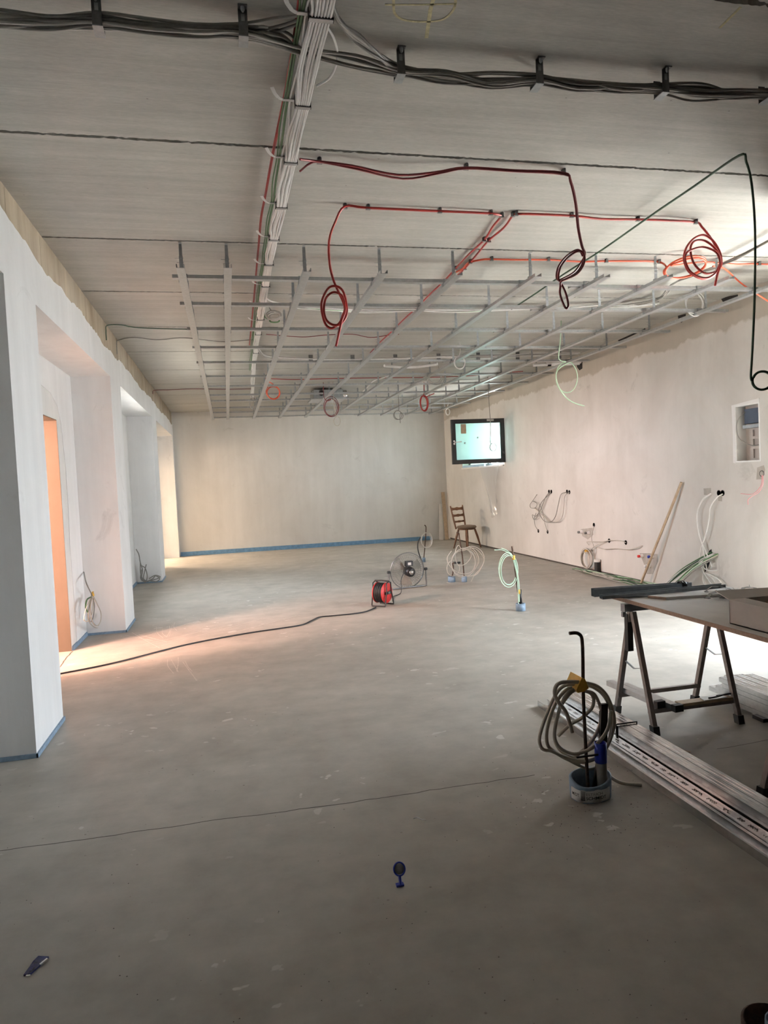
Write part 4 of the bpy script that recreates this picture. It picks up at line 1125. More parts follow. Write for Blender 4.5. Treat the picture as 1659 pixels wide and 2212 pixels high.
def small_post(px, base_px, top_px, y, label, cr_px, cc_px, mat, loops, asp, bend=None, collar='bluesheet', seed=1, tape=None, crad=.055, tails=None):
    b0 = fl(*base_px); Y_ = b0.y
    t = thing('marker_post', (b0.x, Y_, 0), label, 'marker post')
    tp = [atY(Y_, *p) for p in top_px]
    MB().tube(spline([Vector((b0.x,Y_,.003)), Vector((b0.x,Y_,.08))]+tp, 5), .010, 7).build('rebar', M['rust'], t)
    MB().lathe([(crad*.8,0.0),(crad,.0),(crad*1.02,.05),(crad*1.0,.085),(crad*.82,.085),(crad*.8,.01)], (b0.x,Y_,0), n=20).build('foam_collar', M[collar], t)
    ctr = atY(Y_, *cc_px); rad = abs(atY(Y_, cc_px[0]+cr_px, cc_px[1]).x-ctr.x)
    MB().tube(coil(ctr, rad, loops, (.15,-1,0), .16, asp, start=80, drift=.008, rnd=random.Random(seed), k=20), .0052, 6).build('cable_coil', M[mat], t)
    if tape:
        for p in tape: 
            q = atY(Y_, *p); MB().lathe([(.017,-.025),(.020,-.02),(.020,.02),(.017,.025)], q, n=10).build('tape', M['yellow'], t)
    for tl in tails or []:
        MB().tube(spline([atY(Y_-.01, *p) for p in tl], 6), .0052, 6).build('cable_end', M[mat], t)
    return t, Y_
M['palegrey'] = plain('pale_grey_cable', (0.55,0.52,0.47), 0.5, var=0.08)
M['mintcable'] = plain('mint_cable', (0.50,0.66,0.52), 0.45, var=0.08)
t4, Y4 = small_post(1125, (1125,1319), [(1119,1278),(1113,1232),(1108,1195),(1106,1180)], 0, 'marker post with pale green cable loops and yellow tape on the open floor', 20, (1097,1232), 'mintcable', 3, 1.62, seed=2, tape=[(1109,1204),(1121,1278)],
   tails=[[(1068,1188),(1085,1188),(1100,1196),(1108,1206)],[(1083,1184),(1096,1190),(1108,1202),(1116,1230),(1121,1262),(1122,1300)],[(1109,1210),(1116,1240),(1119,1275),(1120,1305)]])
MB().lathe([(.016,0),(.020,0.0),(.018,.16),(.012,.16)], (fl(1125,1319).x, Y4, .085), n=10).build('black_tube', M['black'], t4)
t3, Y3 = small_post(1003, (1003,1257), [(1001,1225),(998,1195),(995,1178),(992,1160),(991,1152),(986,1151)], 0, 'marker post with a wide tangle of pale grey cable loops', 26, (1000,1216), 'palegrey', 3, 1.0, seed=5, crad=.04,
   tails=[[(996,1185),(990,1178),(984,1190),(985,1210),(992,1222),(1008,1216),(1018,1200),(1010,1188),(998,1186)],
          [(998,1186),(1020,1180),(1038,1188),(1046,1205),(1040,1225),(1025,1242),(1015,1258),(990,1262),(965,1258)],
          [(998,1188),(1015,1182),(1030,1195),(1034,1215),(1022,1232),(1005,1240),(985,1234),(970,1220),(966,1205),(975,1190)],
          [(998,1190),(1024,1184),(1042,1200),(1045,1215),(1030,1240),(1010,1245)]])
t2, Y2 = small_post(976, (976,1257), [(978,1240),(979,1225),(978,1217),(984,1216),(993,1217)], 0, 'low marker post with a black cap beside the tangled cables', 16, (980,1228), 'palegrey', 1, 1.1, seed=8, crad=.055)
MB().box((atY(Y2,981,1217).x, Y2-.02, atY(Y2,981,1218).z), (atY(Y2,994,1217).x, Y2+.02, atY(Y2,981,1214).z)).build('black_cap', M['black'], t2)
t5, Y5 = small_post(918, (916,1214), [(917,1190),(919,1165),(920,1148),(920,1138),(917,1134)], 0, 'farthest marker post with a grey cable coil behind the fan', 12, (920,1166), 'palegrey', 5, 1.35, seed=9, crad=.03)
MB().tube(spline([atY(Y5,909,1160), atY(Y5,903,1172), atY(Y5,903,1188), atY(Y5,908,1204), atY(Y5,912,1213)], 6), .011, 6).build('black_tube', M['black'], t5)

# ------------------------------------------------------------------ floor fan, seen from behind
fc = atY(9.75, 880, 1232.5)
fan = thing('floor_fan', (fc.x, 9.75, 0), 'chrome floor fan with a round wire cage seen from behind', 'fan')
nrm = Vector((.16, -1, -.10)).normalized()
ax_a = Vector((0,0,1)).cross(nrm).normalized(); ax_b = nrm.cross(ax_a)
R_ = .262
def fp(r, ang, d): return fc + ax_a*(r*math.cos(ang)) + ax_b*(r*math.sin(ang)) + nrm*d
def ringp(r, d, n=40): return [fp(r, 2*math.pi*i/n, d) for i in range(n)]
MB().tube(ringp(R_, 0), .006, 6, True).tube(ringp(R_, -.012), .005, 6, True).build('cage_rim', M['steel'], fan)
def dome(r): return .075*(1-(r/R_)**2)**.6
mb = MB()
for k in range(48):
    a = 2*math.pi*k/48
    mb.tube([fp(r, a, dome(min(r, R_*.999))) for r in (.07,.13,.19,.235,R_)], .0012, 4)
for r in (.10,.15,.20,.235): mb.tube(ringp(r, dome(r), 36), .0012, 4, True)
g1 = mb.build('rear_cage', M['steel'], fan); g1['kind'] = 'stuff'
mb = MB()
for k in range(48):
    a = 2*math.pi*k/48
    mb.tube([fp(r, a, -.012-dome(min(r, R_*.999))) for r in (.05,.13,.19,.235,R_)], .0012, 4)
for r in (.06,.12,.18,.23): mb.tube(ringp(r, -.012-dome(r), 36), .0012, 4, True)
g2 = mb.build('front_cage', M['steel'], fan); g2['kind'] = 'stuff'
MB().lathe([(0,.15),(.05,.148),(.068,.13),(.072,.05),(.072,.0),(.0,.0)], fc, nrm, 20).build('motor', M['black'], fan)
MB().lathe([(.0,.165),(.03,.162),(.034,.148)], fc, nrm, 14).build('motor_cap', M['chrome'], fan)
q = fc+ax_b*.115+nrm*.05
MB().bar(q-ax_a*.055, q+ax_a*.055, .05, .075, ax_b).build('switch_box', M['black'], fan)
MB().bar(q-ax_a*.025+nrm*.027, q+ax_a*.025+nrm*.027, .003, .038, ax_b).build('rating_plate', M['paper'], fan)
for k in range(3):
    a0 = 2*math.pi*k/3+.4
    vs = []
    for i, r in enumerate((.05,.12,.18,.225)):
        for s_, dd in ((-.35,-.015),(0,0),(.45,.02)):
            vs.append(fp(r, a0+s_*(1.0 if i else .8), -.012+dd*(r/.15)))
    fs = [(i*3+j3, i*3+j3+1, (i+1)*3+j3+1, (i+1)*3+j3) for i in range(3) for j3 in range(2)]
    mb = MB().add(vs, fs, True); mb.add([Vector(v)-nrm*.003 for v in vs], [tuple(reversed(f)) for f in fs], True)
    mb.build('blade', M['bladegrey'], fan)
lft, rgt_ = fc-ax_a*(R_+.03), fc+ax_a*(R_+.03)
dn = Vector((0,-.04,0))
MB().tube(spline([lft, Vector((lft.x,lft.y,.10)), Vector((lft.x,lft.y,.03)), Vector((lft.x+.03,lft.y,.013)), Vector((fc.x,(lft.y+rgt_.y)/2,.012)), Vector((rgt_.x-.03,rgt_.y,.013)), Vector((rgt_.x,rgt_.y,.03)), Vector((rgt_.x,rgt_.y,.10)), rgt_],6), .011, 8).build('stand', M['steel'], fan)
MB().lathe([(.02,-.02),(.02,.02)], lft, ax_a, 10).build('pivot_knob', M['black'], fan)
MB().lathe([(.02,-.02),(.02,.02)], rgt_, ax_a, 10).build('pivot_knob', M['black'], fan)
plug = fl(838, 1293)
MB().tube(spline([fc+ax_b*.09-ax_a*.03+nrm*.08, atY(9.6,867,1250), atY(9.45,867,1268), Vector((fl(865,1283).x, fl(865,1283).y, .008)), Vector((fl(850,1290).x, fl(850,1290).y,.008)), Vector((2.0,8.75,.008))],6), .005, 6).build('power_cord', M['blackcable'], fan)

# ------------------------------------------------------------------ cable reel
rc0 = fl(827, 1308)
reel = thing('cable_reel', (rc0.x, rc0.y, 0), 'red and black cable reel standing on the floor beside the fan', 'cable reel')
ra = Vector((.72, -.70, 0)).normalized()            # axle towards the red disc
ca = Vector((rc0.x, rc0.y, .165)); side = Vector((0,0,1)).cross(ra).normalized()
def rp3(r, ang, d): return ca+side*(r*math.cos(ang))+Vector((0,0,1))*(r*math.sin(ang))+ra*d
MB().lathe([(0,.075),(.125,.075),(.13,.07),(.13,.062),(0,.062)], ca, ra, 32).build('front_disc', M['redplastic'], reel)
MB().lathe([(0,-.075),(.125,-.075),(.13,-.07),(.13,-.062),(0,-.062)], ca, ra, 32).build('rear_disc', M['redplastic'], reel)
mb = MB()
for i in range(9):
    d = -.056+.014*i
    mb.tube([rp3(.118-.004*(i%2), 2*math.pi*k/28, d) for k in range(28)], .0085, 6, True)
mb.lathe([(.11,-.06),(.11,.06)], ca, ra, 28)
mb.build('cable_winding', M['blackcable'], reel)
def frame_side(d):
    return [rp3(.145, math.radians(-102), d)*1.0, ]
for d in (-.10, .10):
    pts = [ca+side*(-.10)+ra*d+Vector((0,0,-.150)), ca+side*(-.085)+ra*d+Vector((0,0,-.08)), ca+side*(-.055)+ra*d+Vector((0,0,.02)), ca+side*(-.05)+ra*d+Vector((0,0,.125)), ca+side*(.0)+ra*d+Vector((0,0,.145)), ca+side*(.05)+ra*d+Vector((0,0,.125)), ca+side*(.055)+ra*d+Vector((0,0,.02)), ca+side*(.085)+ra*d+Vector((0,0,-.08)), ca+side*(.10)+ra*d+Vector((0,0,-.150))]
    MB().tube(pts, .0085, 7).build('frame_side', M['black'], reel)
MB().tube([ca+side*(-.10)-ra*.10+Vector((0,0,-.155)), ca+side*(-.10)+ra*.10+Vector((0,0,-.155))], .0085, 7).build('frame_foot', M['black'], reel)
MB().tube([ca+side*(.10)-ra*.10+Vector((0,0,-.155)), ca+side*(.10)+ra*.10+Vector((0,0,-.155))], .0085, 7).build('frame_foot', M['black'], reel)
MB().tube([ca-ra*.10+Vector((0,0,.148)), ca+Vector((0,0,.152)), ca+ra*.10+Vector((0,0,.148))], .011, 8).build('handle', M['black'], reel)
MB().bar(ca+ra*.088-side*.065, ca+ra*.088+side*.065, .022, .032).build('cross_bar', M['black'], reel)
MB().lathe([(.018,.075),(.018,.11),(0,.11)], ca, ra, 12).build('axle_knob', M['steel'], reel)
path = [fl(*p, 0.009) for p in [(118,1457),(131,1455),(250,1431),(400,1393),(520,1370),(600,1358),(650,1350),(672,1341),(690,1333),(720,1330),(760,1326),(790,1321),(812,1312)]]
tag(MB().tube(spline(path, 8), .0075, 6).build('extension_cable', M['blackcable']), 'long black extension cable snaking over the floor from the left doorway to the reel', 'cable')

# ------------------------------------------------------------------ wooden chair by the window
chair = thing('wooden_chair', (5.13, 14.72, 0), 'brown wooden ladder-back chair with a padded seat below the window', 'chair', world_coords=False)
chair.rotation_euler = (0,0,math.radians(28)); chair.scale = (1.06,1.06,1.02)
# local: chair faces -y, x across
sw = .20
MB().lathe([(0,.435),(.17,.435),(.205,.445),(.21,.465),(.19,.490),(.10,.505),(0,.508)], (0,0,0), n=28).build('seat_cushion', M['cushion'], chair)
mb = MB(); n = 24
mb.lathe([(0,.405),(.16,.405),(.185,.415),(.19,.433),(0,.434)], (0,0,0), n=28).build('seat_board', M['walnut'], chair)
for sx in (-1, 1):
    for sy in (-1, 1):
        MB().tube([(sx*.12, sy*.12, .41), (sx*.155, sy*.155, .25), (sx*.20, sy*.20, 0)], .02, 8, rs=[.022,.024,.014]).build('leg', M['walnut'], chair)
    MB().tube([(sx*.145, .165, .42), (sx*.165, .205, .62), (sx*.185, .265, .93)], .017, 8, rs=[.018,.019,.015]).build('back_post', M['walnut'], chair)
for z, yb, w, h_ in ((.58,.200,.150,.05), (.715,.225,.158,.065), (.86,.252,.168,.075)):
    poly = []
    N = 16
    for i in range(N+1):
        x = -w+2*w*i/N; poly.append((x, yb, z+h_/2*(1-.35*abs(math.sin(i/N*math.pi*2)))))
    for i in range(N+1):
        x = w-2*w*i/N; poly.append((x, yb, z-h_/2*(1-.25*abs(math.sin(i/N*math.pi*2)))))
    MB().prism(poly, (0,.018,0)).build('back_slat', M['walnut2'] if 'walnut2' in M else M['walnut'], chair)

# boards leaning in the far right corner
def leaning(a, b_, w, th, label, mat='board'):
    a, b_ = Vector(a), Vector(b_)
    return tag(MB().bar(a, b_, w, th, (0,-1,.2)).build('leaning_board', M[mat]), label, 'board', 'boards leaning in the far right corner')
leaning((5.27,17.12,.002), (5.36,17.33,.92), .10, .02, 'shorter pale board leaning in the far right corner')
leaning((5.41,17.08,.002), (5.43,17.32,1.22), .09, .02, 'longer board leaning in the far right corner', 'wood')
p = fl(1407,1258); sa = Vector((5.40, 8.45, .014)); sb = rw(1472,1042,.03)
tag(MB().tube([sa, sb], .017, 10).build('broom_handle', M['wood']), 'wooden pole leaning against the right wall', 'pole')

# ------------------------------------------------------------------ right wall: boxes, wires, pipes
def socket_box(px, py, label, r=.034, group='round socket boxes in the right wall'):
    c = rw(px, py)
    t = thing('socket_box', (XR, c.y, c.z-r), label, 'socket box', group)
    MB().lathe([(r*.80,.0),(r*.80,.003),(r,.003),(r,.0)], (XR,c.y,c.z), (-1,0,0), 18).build('rim', M['black'], t)
    MB().lathe([(0,.001),(r*.82,.001)], (XR,c.y,c.z), (-1,0,0), 18).build('shade_disc', M['hole'], t)  # flat dark disc paints the shade inside the box
    return c
SB = [(1186,1062,'left one of the socket box pair above the tangled wires'), (1191,1062,'second one of the left socket box pair above the tangled wires'),
 (1225,1062,'socket box with wires looping out, left of its twin'), (1230,1063,'socket box right beside the looping wires'),
 (1163,1147,'low socket box on the left below the tangled wires'), (1183,1149,'low socket box on the right below the tangled wires'),
 (1283,1134,'single socket box above the orange taped coil'), (1316,1168,'middle low socket box right of the taped coil'), (1352,1172,'right low socket box with a wire through it'),
 (1553,1065,'left socket box of the pair above the white cables'), (1561,1065,'right socket box of the pair with a white cable'), (1646,1023,'socket box with pink wires near the right edge')]
for px, py, lb in SB: socket_box(px, py, lb)
for pts, nm in [([(1520,1055),(1536,1054),(1536,1070),(1521,1069)],'raw_patch'), ([(1551,1072),(1560,1071),(1560,1083),(1552,1082)],'raw_patch'), ([(1636,1010),(1650,1005),(1653,1015),(1648,1035),(1634,1036)],'raw_patch'),
                ([(1382,1195),(1400,1195),(1420,1197),(1422,1212),(1410,1240),(1398,1240),(1390,1215)],'raw_patch'), ([(1255,1143),(1280,1140),(1282,1155),(1270,1165),(1258,1158)],'raw_patch')]:
    wall_patch(pts, .002, 'raw', nm)
def wall_wire(pxs, r, mat, label, group=None, out=None, cat='wire', k=7):
    n_ = len(pxs); out = out or [0.012]+[.05]*(n_-2)+[.03]
    return tag(MB().tube(spline([rw(x, y, out[i]) for i, (x, y) in enumerate(pxs)], k), r, 6).build('wire', M[mat]), label, cat, group)
WG = 'wires hanging from the right wall boxes'
wall_wire([(1160,1068),(1152,1080),(1145,1090),(1147,1097),(1156,1097),(1160,1088),(1150,1082)], .005, 'dgrey', 'dark wire bent in a square below the left socket boxes', WG)
wall_wire([(1186,1064),(1178,1075),(1168,1100),(1158,1115),(1150,1112),(1153,1122),(1160,1118),(1163,1108)], .006, 'dgrey', 'dark wire curling left from the left socket box pair', WG)
wall_wire([(1190,1064),(1170,1085),(1164,1105),(1175,1125),(1190,1127),(1200,1115),(1206,1090),(1212,1068),(1225,1063)], .007, 'dgrey', 'thick wire looping between the two socket box pairs', WG, [.012,.06,.08,.08,.08,.08,.06,.04,.012])
wall_wire([(1230,1064),(1220,1072),(1218,1095),(1213,1120),(1200,1128),(1185,1126)], .006, 'grey', 'pale wire curving down from the right socket box pair', WG)
wall_wire([(1155,1097),(1165,1106),(1178,1118),(1186,1126)], .007, 'beige', 'brown wire crossing the tangle diagonally', WG)
wall_wire([(1163,1147),(1156,1135),(1154,1120),(1158,1108)], .005, 'dgrey', 'thin wire rising from the low left socket box', WG)
wall_wire([(1183,1149),(1177,1130),(1172,1105),(1165,1090)], .005, 'dgrey', 'thin wire rising from the low right socket box', WG)
wall_wire([(1283,1136),(1280,1150),(1278,1165),(1283,1185),(1280,1205)], .006, 'grey', 'wire dropping from the single socket box into the taped coil', WG)
wall_wire([(1316,1168),(1300,1172),(1285,1180),(1272,1190),(1265,1195)], .007, 'palegrey', 'wire from the middle low box into the taped coil', WG)
wall_wire([(1352,1172),(1340,1168),(1320,1167),(1300,1170),(1285,1170),(1268,1170),(1272,1178)], .006, 'palegrey', 'wire running between the two low boxes at right', WG)
wall_wire([(1387,1179),(1375,1183),(1355,1187),(1330,1185),(1305,1186),(1290,1183)], .006, 'palegrey', 'long pale wire reaching right along the wall', WG)
cpt = rw(1270,1207,.06)
tag(MB().tube(coil(cpt, .115, 5, (-1,-.25,0), .25, 1.25, start=90, drift=.01, rnd=random.Random(12)), .0075, 6).build('cable_coil', M['palegrey']), 'pale coil with orange tape leaning at the foot of the right wall', 'cable coil')
q = rw(1267,1191,.07)
tag(MB().lathe([(.02,-.03),(.028,-.02),(.028,.02),(.02,.03)], q, (0,1,.3), 10).build('tape_wrap', M['orangetape'] if 'orangetape' in M else M['yellow']), 'orange tape wrapped round the coil at the right wall', 'tape')
def water_tap(px, py, mat, label):
    c = rw(px, py); t = thing('pipe_outlet', (XR, c.y, c.z-.03), label, 'pipe outlet', 'capped pipe outlets in the right wall')
    MB().lathe([(.03,0),(.03,.015),(.022,.02),(.022,.05),(0,.05)], (XR,c.y,c.z), (-1,0,0), 12).build('flange', M['whiteplastic'], t)
    MB().lathe([(.019,.05),(.019,.08),(.012,.085),(0,.085)], (XR,c.y,c.z), (-1,0,0), 12).build('plug', M[mat], t)
water_tap(1389,1201,'redplastic','capped water outlet with a red plug by the leaning pole')
water_tap(1411,1202,'bluepipe','capped water outlet with a blue plug by the leaning pole')
water_tap(1404,1222,'whiteplastic','white drain stub below the two capped outlets')
water_tap(1258,1149,'steel','left metal outlet in the raw patch beside the socket box')
water_tap(1273,1151,'steel','right metal outlet in the raw patch beside the socket box')
c = rw(1296,1222)
dr = thing('drain_pipe', (XR-.05, c.y, 0), 'black drain pipe with a pale cap at the foot of the right wall', 'pipe')
MB().tube([(XR-.045,c.y,.001),(XR-.045,c.y,.17)], .045, 16).build('pipe', M['black'], dr)
MB().lathe([(.05,.165),(.05,.20),(.03,.205),(0,.205)], (XR-.045,c.y,0), n=16).build('cap', M['paper'], dr)
# cables lying along the wall foot
fg = thing('cable_bundle', (XR-.15, 9.0, 0), 'green and pale cables lying on the floor along the right wall', 'cable bundle')
rg = random.Random(14)
for i in range(12):
    pts = []
    yy = 10.0+rg.uniform(-.3,.3); xx = XR-.10-rg.uniform(0,.22)
    while yy > 6.8:
        pts.append((max(5.0, min(XR-.03, xx)), yy, .009+rg.uniform(0,.03)))
        yy -= .28; xx += rg.uniform(-.06,.06)
    MB().tube(spline(pts, 4), .0065, 5).build('cable', M[['green','palegrey','dgreen','grey','lgreen','green'][i%6]], fg)
# fan of green and white cables out of the wall behind the table
gb = thing('cable_bundle', (XR-.15, 7.3, 0), 'green and white cables fanning down from a slot in the right wall behind the table', 'cable bundle')
o_ = rw(1537,1193)
for i in range(9):
    e = Vector((XR-.12-.02*i, 8.05-.055*i+rg.uniform(-.03,.03), .02))
    s0 = Vector((XR-.005, o_.y-.05*(i%3), o_.z-.05*(i/9)))
    midp = s0.lerp(e, .5)+Vector((-.05,-.02,.03))
    MB().tube(spline([s0+Vector((.02,0,0)), s0+Vector((-.03,.02,-.02)), midp, e], 6), .0075, 6).build('cable', M[['green','white','green','dgreen','white','palegrey','green','lgreen','dgrey'][i]], gb)
wall_patch([(1532,1190),(1537,1186),(1539,1200),(1530,1225),(1522,1238),(1522,1222)], .002, 'hole', 'slot_shade_patch')  # flat patch paints the shade within the slot
WW = 'white cables hanging on the right wall behind the table'
def white_wire(pxs, label, out=None): return wall_wire(pxs, .0072, 'white', label, WW, out, 'cable')
white_wire([(1536,1066),(1519,1078),(1508,1100),(1506,1125),(1512,1158),(1520,1180),(1530,1205),(1537,1222),(1535,1228)], 'white cable arching from the left hole and crossing behind the table')
white_wire([(1536,1067),(1518,1080),(1506,1110),(1509,1150),(1518,1180),(1524,1215),(1527,1230)], 'white cable hanging closest beside the arching one')
white_wire([(1561,1067),(1548,1075),(1535,1095),(1532,1120),(1526,1150),(1514,1190),(1515,1220),(1522,1240),(1540,1265)], 'white cable from the right hole swinging down to the left')
white_wire([(1514,1215),(1522,1228),(1535,1233),(1548,1233)], 'short white cable end pointing right above the table')
white_wire([(1520,1236),(1540,1244),(1555,1255),(1560,1265),(1558,1272)], 'white cable end curving right above the table')
white_wire([(1520,1236),(1534,1245),(1544,1258),(1547,1272)], 'white cable end falling behind the table brackets')
white_wire([(1519,1238),(1519,1255),(1528,1272)], 'white cable end dropping straight behind the table')
wall_wire([(1646,1027),(1645,1045),(1636,1060),(1622,1068),(1600,1066)], .004, 'pink', 'pink wire bending left from the box near the right edge', 'pink wires')
wall_wire([(1648,1027),(1648,1045),(1640,1062),(1624,1072),(1616,1080),(1616,1090)], .004, 'pink', 'pink wire with its end pointing down near the right edge', 'pink wires')
# fuse box recess
fb = thing('distribution_box', (XR, (NY0+NY1)/2, NZ0), 'open recessed distribution box with dark modules in the right wall', 'distribution box')
mb = MB(); rx = random.Random(3)
rect_frame(mb, 'y', XR-.004, NY0-.005, NY1+.02, NZ0-.01, NZ1+.012, .016, .10).build('frame', M['whiteplastic'], fb)
MB().box((XR+.125,NY0,NZ0),(XR+.139,NY1,NZ1)).build('back_panel', M['wood2'] if 'wood2' in M else M['card'], fb)
MB().box((XR+.05,NY0+.02,NZ1-.20),(XR+.12,NY1-.07,NZ1-.04)).build('module_block', M['bluepvc'], fb)
MB().box((XR+.04,NY0+.02,NZ1-.25),(XR+.12,NY1-.05,NZ1-.215)).build('rail', M['darkgalv'], fb)
for z in (NZ0+.24, NZ0+.13):
    MB().box((XR+.10,NY0+.02,z),(XR+.124,NY1-.09,z+.03)).build('mounting_rail', M['card'], fb)
MB().box((XR+.105,NY1-.125,NZ0+.03),(XR+.124,NY1-.10,NZ0+.34)).build('mounting_post', M['card'], fb)
MB().tube(spline([(XR+.06,NY1-.09,NZ1-.06),(XR+.0,NY1-.04,NZ1-.14),(XR-.012,NY1-.02,NZ1-.24),(XR+.0,NY1-.05,NZ1-.36),(XR+.06,NY1-.16,NZ1-.44),(XR+.08,NY0+.03,NZ1-.43)],6), .005, 6).build('loose_wire', M['dgrey'], fb)
MB().prism([(XR-.006,NY1+.02,NZ0-.02),(XR-.006,NY1+.055,NZ0-.01),(XR-.006,NY1+.05,NZ0+.3),(XR-.006,NY1+.06,NZ1+.02),(XR-.006,NY0-.005,NZ1+.05),(XR-.006,NY0-.005,NZ1+.012),(XR-.006,NY1+.02,NZ1+.012)], (.006,0,0)).build('mortar_edge', M['paint'], fb)
# broken notches at the top of the right wall, their shade painted as flat patches
wall_patch([(1558,645),(1575,640),(1594,636),(1595,644),(1580,650),(1562,652)], .004)
wall_patch([(1465,682),(1482,678),(1480,690),(1472,697),(1466,692)], .004)
wall_patch([(1246,783),(1258,778),(1258,796),(1252,800),(1247,793)], .004)
wall_patch([(1335,735),(1394,709),(1394,712),(1338,738)], .003)
# dark scraps at the wall foot
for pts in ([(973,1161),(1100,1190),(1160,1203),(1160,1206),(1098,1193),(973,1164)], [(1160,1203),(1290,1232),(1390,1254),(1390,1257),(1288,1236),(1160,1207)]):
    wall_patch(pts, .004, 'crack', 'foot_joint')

# ------------------------------------------------------------------ left side: loose cables in the recesses
cx_ = XB+.12
pA = lambda x, y: on(0, -1.50, x, y)
lc = thing('cable_coil', (-1.5, 8.05, 0), 'grey cable coil tied with yellow tape hanging in the first left recess', 'cable coil')
MB().tube(spline([on(0,XB+.01,181,1235), pA(186,1258), pA(196,1280), pA(199,1287)], 6), .006, 6).build('lead', M['dgrey'], lc)
for i, loop_px in enumerate([[(199,1287),(192,1310),(190,1335),(200,1352),(214,1355),(221,1335),(214,1310),(201,1289)], [(199,1288),(196,1312),(199,1340),(210,1352),(219,1340),(213,1312),(202,1289)], [(199,1288),(190,1305),(183,1325),(182,1340),(192,1340),(200,1320),(202,1290)], [(200,1288),(204,1310),(200,1338),(194,1342),(192,1320),(198,1290)], [(200,1288),(210,1305),(218,1325),(216,1345),(206,1352),(197,1335),(196,1308),(200,1290)]]):
    MB().tube(spline([on(0,-1.50+.012*i,x,y) for x,y in loop_px], 6), .005, 6).build('loop', M['dgrey' if i%2 else 'beige'], lc)
MB().tube(spline([pA(198,1289),pA(188,1295),pA(185,1310),pA(189,1322)],5), .008, 6).build('loop', M['green'], lc)
q = pA(200,1285)
MB().lathe([(.008,-.022),(.018,-.012),(.018,.012),(.008,.022)], q, n=8).bar(q+Vector((0,-.02,.02)), q+Vector((0,.03,.03)), .02, .006).build('tape', M['yellow'], lc)
lc2 = thing('cable_coil', (-1.45, 12.4, 0), 'grey cables tumbling from the wall into the second left recess', 'cable coil')
Y6 = 12.42
for i, pth in enumerate([[(294,1186),(300,1198),(303,1215),(308,1232),(306,1248),(314,1258),(318,1245),(314,1228),(306,1222)], [(303,1215),(304,1240),(312,1255),(325,1254),(340,1250),(346,1246),(335,1243),(322,1250)], [(306,1230),(304,1250),(315,1256),(330,1250),(336,1244),(345,1250),(338,1256),(325,1255)], [(316,1219),(313,1232),(310,1250),(320,1257)]]):
    pts = []
    for x, y in pth:
        p3 = atY(Y6, x, y)
        if p3.z < .012: p3 = Vector((p3.x, p3.y, .012))
        if p3.x < XB+.02: p3.x = XB+.02
        pts.append(p3)
    MB().tube(spline(pts, 6), .0095, 6).build('loop', M['dgrey'], lc2)

# ------------------------------------------------------------------ small litter on the floor
r0 = fl(865, 1912)
rg_ = thing('blue_ring_cap', (r0.x, r0.y, 0), 'small blue plastic ring cap standing on the floor in front', 'plastic cap')
cr = Vector((r0.x+.003, r0.y+.02, .052)); nr = Vector((-.25,-1,.25)).normalized()
a1 = Vector((0,0,1)).cross(nr).normalized(); b1 = nr.cross(a1)
MB().tube([cr+a1*(.021*math.cos(2*math.pi*k/24))+b1*(.024*math.sin(2*math.pi*k/24)) for k in range(24)], .0035, 6, True).build('ring', M['bluepipe2'] if 'bluepipe2' in M else M['navyblue'] if 'navyblue' in M else M['bluepipe'], rg_)
MB().lathe([(0,0),(.019,0),(.019,.0015),(0,.0015)], cr, nr, 20).build('lid', M['greypipe'], rg_)
MB().tube([cr-b1*.022, Vector((r0.x,r0.y,.010)), Vector((r0.x-.003,r0.y-.01,.004))], .006, 6).build('stem', M['bluepipe'], rg_)
MB().box((r0.x-.018,r0.y-.012,.0005),(r0.x+.012,r0.y+.006,.008)).build('base_tab', M['bluepipe'], rg_)
pc = [fl(*p) for p in [(51,2110),(66,2107),(83,2092),(106,2070),(83,2069),(72,2080),(70,2083)]]
pkt = thing('foil_packet', (-.7, 2.47, 0), 'crumpled dark blue foil packet lying on the floor at lower left', 'packet')
MB().prism([Vector((p.x,p.y,.001)) for p in pc], (0,0,.006)).build('wrapper', M['navy'], pkt)
a, b_ = fl(86,2084,.008), fl(102,2071,.008)
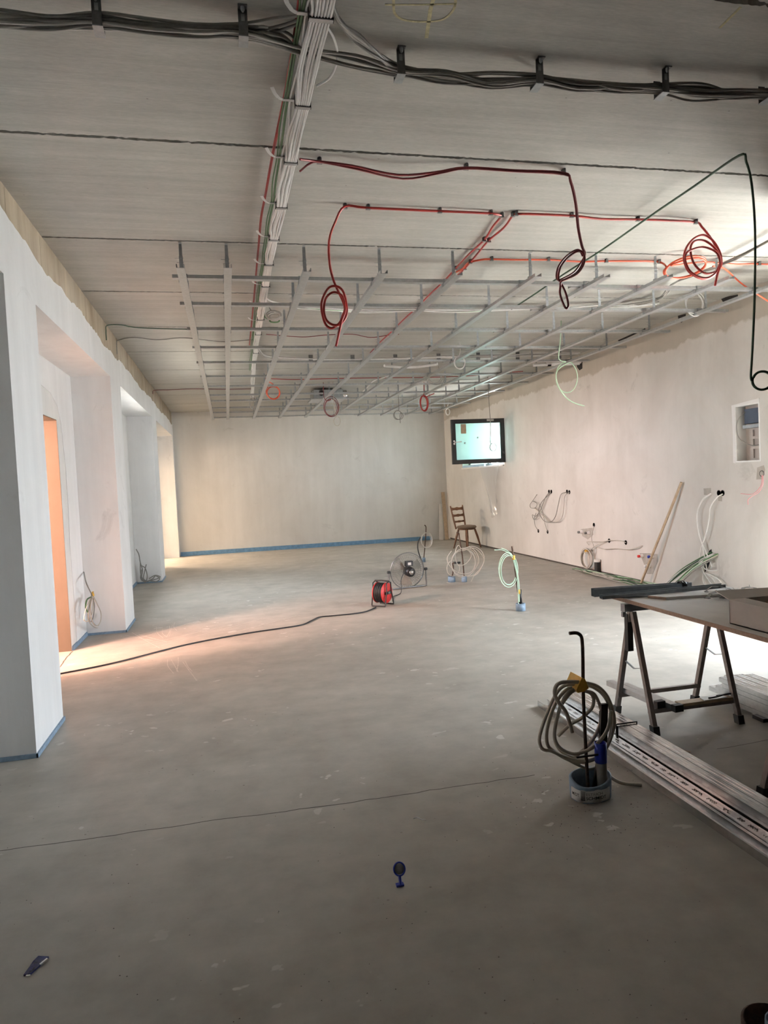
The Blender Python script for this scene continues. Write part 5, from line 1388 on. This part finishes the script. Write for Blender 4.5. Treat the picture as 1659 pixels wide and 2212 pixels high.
MB().bar(a, b_, .006, .004).build('crease', M['chrome'], pkt)
a, b_ = fl(56,2108,.008), fl(65,2107,.008)
MB().bar(a, b_, .006, .003).build('end_seal', M['paper'], pkt)
for i, (x, y, lb) in enumerate([(905,1767,'pale curled shaving on the floor near the middle crack')]):
    a = fl(893,1768,.004); b_ = fl(921,1771,.004)
    tag(MB().tube(spline([a, a.lerp(b_,.3)+Vector((0,.006,.004)), a.lerp(b_,.6)+Vector((0,-.006,.002)), b_],5), .0028, 5).build('wood_shaving', M['paper']), lb, 'shaving')
a, b_ = fl(1476,1622,.003), fl(1492,1624,.003)
tag(MB().bar(a, b_, .012, .004).build('wood_chip', M['wood']), 'pale wood chip on the floor under the table', 'wood chip')
# crumbs around the front post
rr_ = random.Random(22); mb = MB()
def crumb(p, s):
    a, b_, c_, d = p+Vector((-s,-s*.6,0)), p+Vector((s,-s*.5,0)), p+Vector((s*.6,s*.7,0)), p+Vector((0,0,s*.8))
    mb.add([a,b_,c_,d], [(0,2,1),(0,1,3),(1,2,3),(2,0,3)])
for i in range(240):
    px = rr_.gauss(1270,110); py = rr_.gauss(1730,60)
    if py < 1640 or px > 1330+ (py-1640)*1.0: continue
    crumb(fl(px,py,.0002), rr_.uniform(.001,.0035))
for i in range(160):
    crumb(fl(rr_.uniform(0,1659), rr_.uniform(1500,2212), .0002), rr_.uniform(.001,.003))
tag(mb.build('dirt_crumbs', M['crack']), 'dark dirt crumbs scattered on the floor', 'dirt', kind='stuff')
# dark bucket-like thing at the lower right corner
c_ = fl(1659, 2232)
bk = thing('floor_duct', (c_.x, c_.y, 0), 'dark round object with a blue rim at the lower right corner', 'duct')
MB().lathe([(.075,.0),(.08,.0),(.08,.03),(.072,.035),(.07,.006),(0,.006)], (c_.x+.01,c_.y-.01,0), n=28).build('rim', M['rust'], bk)
MB().lathe([(.045,.0),(.05,.0),(.05,.045),(.044,.045),(.042,.01),(0,.01)], (c_.x+.03,c_.y-.03,0), n=20).build('blue_sleeve', M['bluesheet'], bk)
